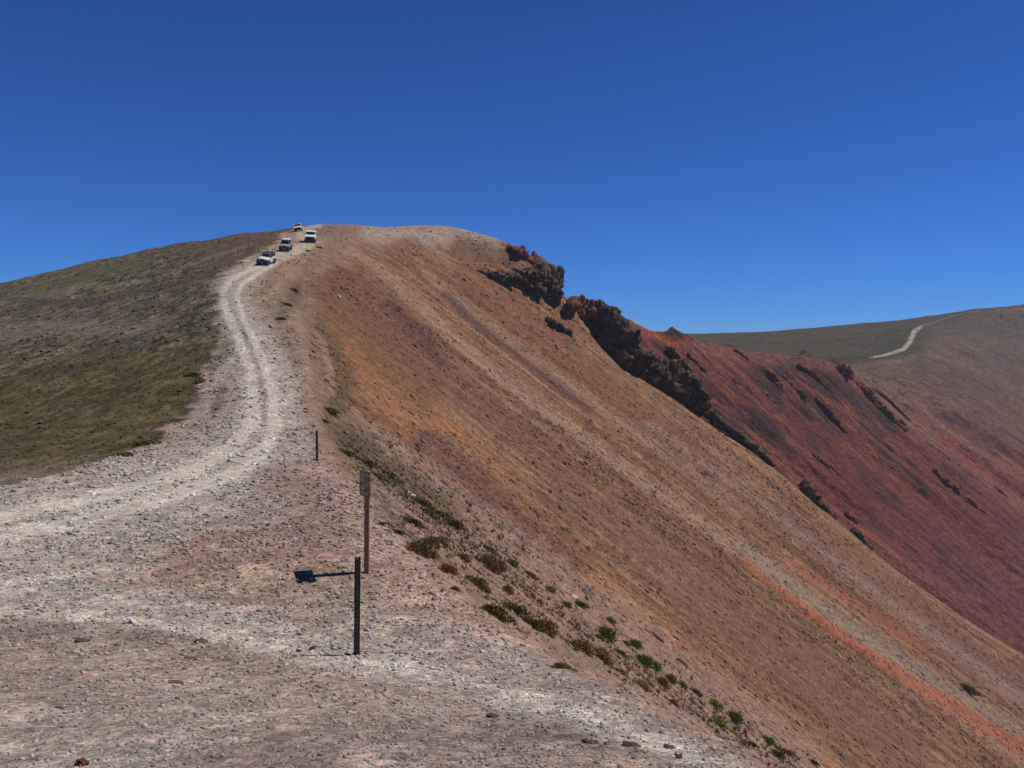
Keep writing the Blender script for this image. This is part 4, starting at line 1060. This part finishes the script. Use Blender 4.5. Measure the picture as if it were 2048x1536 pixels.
def vehicle(name, label, px, D, yaw, style):
    root = bpy.data.objects.new(name, None); COL.objects.link(root)
    tag(root, label, 'off-road vehicle', 'vehicles coming down the ridge track')
    W = style['W']; L = style['L']; H = style['H']; hw = W / 2; hl = L / 2; r = style['r']
    body, top, kind = style['body'], style['top'], style['kind']
    cl = r * 1.15; belt = style['belt']; hood = style['hood']; cow = style['cow']; rf = style['rf']
    fw, rw = hl - r * 1.35, -hl + r * 1.5
    jeep = kind == 'jeep'
    bw = hw * (0.80 if jeep else 0.97)      # body half width (jeeps carry open fenders)
    nose = hl - (0.12 if jeep else 0.06)
    def arch(cx, rr, n=7):
        return [(cx + rr * math.cos(math.pi * i / n), r + rr * math.sin(math.pi * i / n)) for i in range(n + 1)]
    ar = r * 1.18
    prof = [(-hl + .02, cl + .05), (-hl, belt)]
    prof += [(cow, belt), (nose - 0.1, hood), (nose, hood - 0.10), (nose, cl)] if not jeep else [(cow, belt), (cow + .02, hood + .03), (nose - .04, hood - .02), (nose, hood - .1), (nose, cl + .08)]
    prof += [(p[0], max(p[1], cl)) for p in arch(fw, ar)]
    prof += [(p[0], max(p[1], cl)) for p in arch(rw, ar)]
    part('body', body, root, lambda bm: bm_prism(bm, prof, -bw, bw), 0.03)
    # bonnet
    hwd = bw * (0.80 if jeep else 0.90)
    part('bonnet', style.get('bonnet', body), root, lambda bm: bm_prism(bm, [(cow + .05, hood + .035), (cow + .05, hood + .085), (nose - .35, hood + .045), (nose - .09, hood + .0), (nose - .09, hood - .03)], -hwd, hwd), 0.015)
    # cabin
    rear = -hl + (0.08 if jeep else 0.15)
    ws = cow - style['rake']
    cab = [(rear, belt + .003), (rear + style.get('rr', .08), rf), (ws, rf), (cow - .02, belt + .003)]
    part('cabin', style.get('cabin', body), root, lambda bm: bm_prism(bm, cab, -bw * .93, bw * .93), 0.03)
    def roof(bm):
        bm_box(bm, rear + style.get('rr', .08) - .03, ws + .05, -bw * .95, bw * .95, rf - .01, rf + style['rt'], .06, .07)
    part('roof', top, root, roof, 0.02)
    # windscreen and frame
    def quadw(bm, y0, y1, a0, a1, off):
        sx, sz = ws - (cow - .02), rf - belt
        nl = math.hypot(sx, sz); nx, nz = sz / nl * off, -sx / nl * off
        p = [(cow - .02 + sx * a0, belt + sz * a0), (cow - .02 + sx * a1, belt + sz * a1)]
        v = []
        for k in (0.2, 1.0):
            v.append([bm.verts.new((p[0][0] + nx * k, y0, p[0][1] + nz * k)), bm.verts.new((p[0][0] + nx * k, y1, p[0][1] + nz * k)),
                      bm.verts.new((p[1][0] + nx * k, y1 * .96, p[1][1] + nz * k)), bm.verts.new((p[1][0] + nx * k, y0 * .96, p[1][1] + nz * k))])
        a, b = v
        bm.faces.new(b); bm.faces.new(a[::-1])
        for i in range(4): bm.faces.new((a[i], a[(i + 1) % 4], b[(i + 1) % 4], b[i]))
    part('windscreen', M_glass, root, lambda bm: quadw(bm, -bw * .84, bw * .84, .10, .90, .03))
    def frame(bm):
        for (a, b, c, d) in ((-bw * .94, bw * .94, .9, 1.0), (-bw * .94, bw * .94, 0.0, .10), (-bw * .94, -bw * .845, .1, .9), (bw * .845, bw * .94, .1, .9)):
            quadw(bm, a, b, c, d, .045)
    part('windscreen_frame', style.get('frame', body), root, frame)
    for s in (-1, 1):
        for (a, b) in style['win']:
            def sw(bm):
                z0, z1 = belt + .07, rf - .08
                sl = (ws - cow) / (rf - belt)
                b1 = b + (sl * (z1 - z0) if b > cow - .3 else 0)
                y0, y1 = sorted((s * bw * .925, s * (bw * .93 + .012)))
                bm_prism(bm, [(a, z0), (b, z0), (b1, z1), (a, z1)], y0, y1)
            part('side_window', M_glass, root, sw)
        # mirror on a short arm
        def mi(bm):
            bm_box(bm, cow - .22, cow - .12, s * (bw + .06) if s > 0 else s * (bw + .24), s * (bw + .24) if s > 0 else s * (bw + .06), belt + .03, belt + .20, .01, .01)
            bm_box(bm, cow - .18, cow - .15, min(s * bw * .9, s * (bw + .08)), max(s * bw * .9, s * (bw + .08)), belt + .04, belt + .08)
        part('mirror', M_plast, root, mi, .01)
        hy = s * bw * (0.60 if jeep else 0.78)
        def hl_(bm):
            if jeep: bm_cyl(bm, (nose + .012, hy, hood - .24), .095, .05, 'X', 20)
            else: bm_box(bm, nose - .02, nose + .03, hy - .14, hy + .14, hood - .30, hood - .13, 0, .01)
        part('headlight', M_lamp, root, hl_)
        for wx in (fw, rw):
            wheel(root, wx, s * (hw - style['tw'] / 2), r, style['tw'])
            if jeep or kind == 'suv':
                def fe(bm):
                    n = 8; ri, ro = ar * 1.0, ar * 1.12
                    y0, y1 = sorted((s * bw * .97, s * (hw + .02)))
                    pts = [(wx + ro * math.cos(math.pi * i / n), r + ro * math.sin(math.pi * i / n) * .95) for i in range(n + 1)]
                    pts += [(wx + ri * math.cos(math.pi * i / n), r + ri * math.sin(math.pi * i / n) * .95) for i in range(n, -1, -1)]
                    bm_prism(bm, pts, y0, y1)
                part('fender', M_plast, root, fe)
    # grille with upright slots; widened on jeeps, its black standing in for front shade
    def gr(bm):
        gw = bw * (.97 if jeep else .8)
        bm_box(bm, nose - .02, nose + .02, -gw, gw, cl + .16, hood - .14)
        nb = 7
        for i in range(nb):
            y = -gw + gw * 2 * (i + .5) / nb
            bm_box(bm, nose + .018, nose + .035, y - gw / nb * .35, y + gw / nb * .35, cl + .2, hood - .18)
    part('grille', M_plast, root, gr)
    def bump(bm):
        bm_box(bm, nose + .0, nose + .20, -hw * .95, hw * .95, cl - .10, cl + .14, .02, .04)
        bm_box(bm, nose + .05, nose + .17, -.28, .28, cl + .13, cl + .28, .02, .03)
        for s in (-1, 1): bm_box(bm, nose + .19, nose + .28, s * hw * .55 - .03, s * hw * .55 + .03, cl - .04, cl + .06)
    part('front_bumper', M_plast, root, bump, .015)
    part('rear_bumper', M_plast, root, lambda bm: bm_box(bm, -hl - .14, -hl + .04, -hw * .9, hw * .9, cl - .05, cl + .14, .02, .02), .01)
    def under(bm):
        bm_box(bm, -hl + .2, nose - .05, -bw * .55, bw * .55, cl - .16, cl + .1)
        for wx in (fw, rw): bm_cyl(bm, (wx, 0, r), .07, W - style['tw'] * 1.5, 'Y', 12)
    part('chassis', M_plast, root, under)
    if style.get('plate'):
        part('number_plate', M_plate, root, lambda bm: bm_box(bm, nose + .201, nose + .215, -.16, .16, cl - .04, cl + .10))
    if style.get('hook'):
        part('tow_hook', M_redp, root, lambda bm: bm_box(bm, nose + .20, nose + .30, bw * .55, bw * .8, cl - .03, cl + .08, .01, .01))
    if jeep:
        sp = wheel(root, -hl - .14, 0.0, r * .95, style['tw']); sp.name = 'spare_wheel'; sp.location = (-hl - .16, 0, belt - .1); sp.rotation_euler = (0, 0, math.pi / 2)
    if style.get('rack'):
        def rk(bm):
            for y in (-.5, 0, .5): bm_box(bm, rear + .2, ws - .1, y * bw - .02, y * bw + .02, rf + style['rt'] + .03, rf + style['rt'] + .07)
            for x in (rear + .25, ws - .2): bm_box(bm, x, x + .04, -bw * .8, bw * .8, rf + style['rt'] - .01, rf + style['rt'] + .05)
        part('roof_rack', M_plast, root, rk)
    # sit on the slope
    fx, fy = -math.sin(yaw), -math.cos(yaw)
    z0 = None; x0 = (px - CX) / F * D
    def g(x, y): return float(A.full(np.array([x]), np.array([y]))[0][0])
    def around(dx, dy): return g(x0 + dx, D + dy)
    q = 1.3
    zf, zr = around(fx * q, fy * q), around(-fx * q, -fy * q)
    lx, ly = -fy, fx
    zl, zrr = around(lx * .7, ly * .7), around(-lx * .7, -ly * .7)
    fwd = Vector((fx * 2 * q, fy * 2 * q, zf - zr)).normalized(); left = Vector((lx * 1.4, ly * 1.4, zl - zrr)).normalized()
    up = fwd.cross(left).normalized(); left = up.cross(fwd).normalized()
    M = Matrix((fwd, left, up)).transposed().to_4x4()
    root.matrix_world = Matrix.Translation((x0, D, (zf + zr + zl + zrr) / 4 - 0.02)) @ M @ Matrix.Scale(style['sc'], 4)
    return root
vehicle('jeep', 'white open-fendered jeep with dark blue soft top, lowest and nearest vehicle on the track', 534.5, 130.5, math.radians(4),
        dict(sc=.93, kind='jeep', W=1.9, L=4.1, H=1.85, r=.42, tw=.28, belt=1.22, hood=1.12, cow=.55, rf=1.78, rake=.16, rt=.06, body=M_white, top=M_soft, cabin=M_soft, frame=M_white,
             win=[(-.42, .50), (-1.6, -.55)], plate=True))
vehicle('vintage_jeep', 'grey vintage four-wheel drive with white hard top and front coloured dark for shade, second vehicle up the track', 573.5, 142.5, math.radians(-5),
        dict(sc=.96, kind='jeep', W=1.66, L=3.8, H=2.0, r=.42, tw=.28, belt=1.18, hood=1.10, cow=.55, rf=1.88, rake=.06, rt=.09, body=M_greyp, bonnet=M_greyp, top=M_cream, cabin=M_plast, frame=M_greyp,
             win=[(-.35, .50), (-1.55, -.45)], plate=True, rr=.03))
vehicle('pickup_truck', 'white truck with black grille and red bumper hook, right of the others below the crest', 623, 155.3, math.radians(-10),
        dict(sc=1.0, kind='truck', W=1.9, L=4.9, H=1.95, r=.43, tw=.29, belt=1.26, hood=1.20, cow=.75, rf=1.84, rake=.42, rt=.06, body=M_white, top=M_white,
             win=[(-.3, .62), (-1.3, -.38)], hook=True, rr=.2))
vehicle('sport_utility_vehicle', 'white sport utility vehicle on the skyline, topmost and farthest vehicle', 599.5, 206.5, math.radians(-12),
        dict(sc=1.0, kind='truck', W=1.85, L=4.6, H=1.85, r=.39, tw=.26, belt=1.18, hood=1.12, cow=.65, rf=1.76, rake=.45, rt=.05, body=M_white, top=M_cream,
             win=[(-.3, .55), (-1.4, -.38)], rack=True, rr=.2))

# ------------------------------------------------------------------ posts and sign
M_post = solid('black_post_steel', (0.022, 0.023, 0.024), 0.55, 0.2, 0.3, 30, 0.4)
M_post2 = solid('rusty_post_steel', (0.045, 0.030, 0.026), 0.7, 0.1, 0.4, 25, 0.3)
def channel_post(name, label, px, D, h, w, mat, tilt, yaw):
    root = bpy.data.objects.new(name, None); COL.objects.link(root)
    tag(root, label, 'marker post', None)
    x = (px - CX) / F * D; z = float(A.full(np.array([x]), np.array([D]))[0][0])
    root.location = (x, D, z); root.rotation_euler = (0, tilt, yaw)
    t = .005
    def web(bm):
        # web with a column of punched holes
        hs = .006; n = int(h / .05); ww = w * .22
        zz = -.15
        bm_box(bm, -ww, -hs / 2, -t, t, zz, h); bm_box(bm, hs / 2, ww, -t, t, zz, h)
        for i in range(n):
            z0 = i * .05 + .006
            bm_box(bm, -hs / 2, hs / 2, -t, t, z0, z0 + .038)
    part('web', mat, root, web)
    for s in (-1, 1):
        def fl(bm):
            a = [(s * w * .22, -t), (s * w * .36, w * .30), (s * w * .5, w * .30), (s * w * .5, w * .30 + t * 2), (s * w * .33, w * .30 + t * 2), (s * w * .19, t)]
            lo = [bm.verts.new((p[0], p[1], -.15)) for p in a]; hi = [bm.verts.new((p[0], p[1], h)) for p in a]
            bm.faces.new(lo); bm.faces.new(hi)
            for i in range(6): bm.faces.new((lo[i], lo[(i + 1) % 6], hi[(i + 1) % 6], hi[i]))
        part('flange', mat, root, fl)
    return root
channel_post('marker_post', 'black perforated steel post standing on the gravel in the foreground', 708, 10.6, 1.22, 0.076, M_post, math.radians(1.0), math.radians(-12))
channel_post('marker_post', 'short rusty brown post farther back beside the gravel track', 633, 34.5, 1.22, 0.095, M_post2, math.radians(-.4), 0.3)

def sign():
    root = bpy.data.objects.new('trail_sign', None); COL.objects.link(root)
    tag(root, 'weathered brown sign board on a wooden post, casting a shadow on the pink soil', 'sign')
    D = 15.5; px = 731; x = (px - CX) / F * D; z = float(A.full(np.array([x]), np.array([D]))[0][0])
    root.location = (x, D, z); root.rotation_euler = (0, math.radians(.7), 0)
    m, nt, b = new_mat('weathered_wood'); b.inputs['Roughness'].default_value = .85
    tc = N(nt, 'ShaderNodeTexCoord'); mp = N(nt, 'ShaderNodeMapping'); mp.inputs['Scale'].default_value = (40, 40, 2.5)
    nt.links.new(tc.outputs['Object'], mp.inputs[0]); n = N(nt, 'ShaderNodeTexNoise', Scale=1, Detail=6); nt.links.new(mp.outputs[0], n.inputs['Vector'])
    cr = N(nt, 'ShaderNodeValToRGB'); cr.color_ramp.elements[0].position = .3; cr.color_ramp.elements[0].color = (.17, .095, .055, 1)
    cr.color_ramp.elements[1].position = .7; cr.color_ramp.elements[1].color = (.36, .225, .14, 1)
    nt.links.new(n.outputs[0], cr.inputs[0]); nt.links.new(cr.outputs[0], b.inputs['Base Color'])
    rot = math.radians(-56)
    def pst(bm):
        bm_box(bm, -.045, .045, -.045, .045, -.3, 1.84)
    p = part('post', m, root, pst, .006)
    # brown board, paint worn into pale patches where the lettering was
    mb, nt, b = new_mat('worn_brown_board'); b.inputs['Roughness'].default_value = .7
    tc = N(nt, 'ShaderNodeTexCoord'); mp = N(nt, 'ShaderNodeMapping'); mp.inputs['Scale'].default_value = (9, 9, 16)
    nt.links.new(tc.outputs['Object'], mp.inputs[0]); n = N(nt, 'ShaderNodeTexNoise', Scale=1, Detail=5); nt.links.new(mp.outputs[0], n.inputs['Vector'])
    cr = N(nt, 'ShaderNodeValToRGB'); cr.color_ramp.elements[0].position = .42; cr.color_ramp.elements[0].color = (.13, .065, .035, 1)
    cr.color_ramp.elements[1].position = .62; cr.color_ramp.elements[1].color = (.40, .27, .18, 1)
    nt.links.new(n.outputs[0], cr.inputs[0]); nt.links.new(cr.outputs[0], b.inputs['Base Color'])
    bo = part('board', mb, root, lambda bm: bm_box(bm, -.22, .22, -.012, .012, -.235, .235), .004)
    bo.location = (-.035, -.02, 1.615); bo.rotation_euler = (0, 0, rot)
    mf = solid('faded_white_paint', (.46, .36, .28), .8, 0, .5, 40, .2)
    r = np.random.default_rng(3)
    for (z0, x0, x1, hh) in ((.15, -.15, .06, .045), (.06, -.17, -.02, .06), (-.02, -.06, .12, .03), (-.09, -.17, .04, .045), (-.17, -.14, .15, .05)):
        def lt(bm):
            k = 7; xs = np.linspace(x0, x1, k)
            hi = [z0 + hh / 2 + r.uniform(-.008, .012) for _ in xs]; lo = [z0 - hh / 2 + r.uniform(-.012, .008) for _ in xs]
            A_ = [bm.verts.new((a, -.0140, c)) for a, c in zip(xs, lo)]; B_ = [bm.verts.new((a, -.0140, c)) for a, c in zip(xs, hi)]
            C_ = [bm.verts.new((a, -.0118, c)) for a, c in zip(xs, lo)]; D_ = [bm.verts.new((a, -.0118, c)) for a, c in zip(xs, hi)]
            for i in range(k - 1):
                bm.faces.new((A_[i], A_[i + 1], B_[i + 1], B_[i]))
                bm.faces.new((B_[i], B_[i + 1], D_[i + 1], D_[i])); bm.faces.new((C_[i], C_[i + 1], A_[i + 1], A_[i]))
        part('faded_marking', mf, bo, lt)
    for zz in (.2, -.2):
        part('bolt', M_rim, bo, lambda bm: bm_cyl(bm, (.05, -.016, zz), .009, .012, 'Y', 10))
    return root
sign()

HAZE = 0.00016
# ------------------------------------------------------------------ light and sky
EL, AZ = math.radians(57), math.radians(80)      # azimuth from +Y (view) towards +X
sd = Vector((math.cos(EL) * math.sin(AZ), math.cos(EL) * math.cos(AZ), math.sin(EL)))
sun = bpy.data.lights.new('sun', 'SUN'); sun.energy = 4.0; sun.angle = math.radians(0.53); sun.color = (1.0, 0.94, 0.86)
so = bpy.data.objects.new('sun', sun); COL.objects.link(so)
so.rotation_euler = (-sd).to_track_quat('-Z', 'Y').to_euler()
w = bpy.data.worlds.new('World'); scene.world = w; w.use_nodes = True
nt = w.node_tree; bg = nt.nodes['Background']
sky = nt.nodes.new('ShaderNodeTexSky'); sky.sky_type = 'NISHITA'; sky.sun_disc = False
sky.sun_elevation = EL; sky.sun_rotation = AZ
sky.altitude = 4000; sky.air_density = 1.0; sky.dust_density = 0.0; sky.ozone_density = 3.0
# thin, very clear high-altitude air: less red and green scattered than the default model gives
tint = nt.nodes.new('ShaderNodeVectorMath'); tint.operation = 'MULTIPLY'; tint.inputs[1].default_value = (0.165, 0.475, 1.0)
tcw = nt.nodes.new('ShaderNodeTexCoord'); sx_ = nt.nodes.new('ShaderNodeSeparateXYZ'); nt.links.new(tcw.outputs['Generated'], sx_.inputs[0])
rw = nt.nodes.new('ShaderNodeValToRGB'); nt.links.new(sx_.outputs['Z'], rw.inputs[0])
e = rw.color_ramp.elements; e[0].position = 0.0; e[0].color = (1.05, 1.0, 0.96, 1); e[1].position = 1.0; e[1].color = (.30, .19, .10, 1)
q = e.new(.35); q.color = (.95, .90, .88, 1); q = e.new(.6); q.color = (.52, .37, .25, 1)
mw = nt.nodes.new('ShaderNodeVectorMath'); mw.operation = 'MULTIPLY'
nt.links.new(sky.outputs[0], tint.inputs[0]); nt.links.new(tint.outputs[0], mw.inputs[0]); nt.links.new(rw.outputs[0], mw.inputs[1]); nt.links.new(mw.outputs[0], bg.inputs[0])
# thin mountain air
hz = bpy.data.materials.new('clear_air'); hz.use_nodes = True; hn = hz.node_tree
hn.nodes.remove(hn.nodes['Principled BSDF'])
pv = hn.nodes.new('ShaderNodeVolumePrincipled'); pv.inputs['Density'].default_value = HAZE
pv.inputs['Color'].default_value = (.80, .86, 1.0, 1)
hn.links.new(pv.outputs[0], hn.nodes['Material Output'].inputs['Volume'])
if HAZE > 0:
    bm = bmesh.new(); bm_box(bm, -9100, 9100, -8700, 9700, -460, 60)
    tag(finish('haze', bm, hz, None), 'faint blue air between the near scree and the far ridge', None, None, 'stuff'); bg.inputs[1].default_value = 0.10
scene.view_settings.view_transform = 'Standard'; scene.view_settings.look = 'None'
scene.view_settings.exposure = 0.1; scene.view_settings.gamma = 1
scene.cycles.max_bounces = 4; scene.cycles.diffuse_bounces = 2
print('script', round(time.time() - T0, 1))
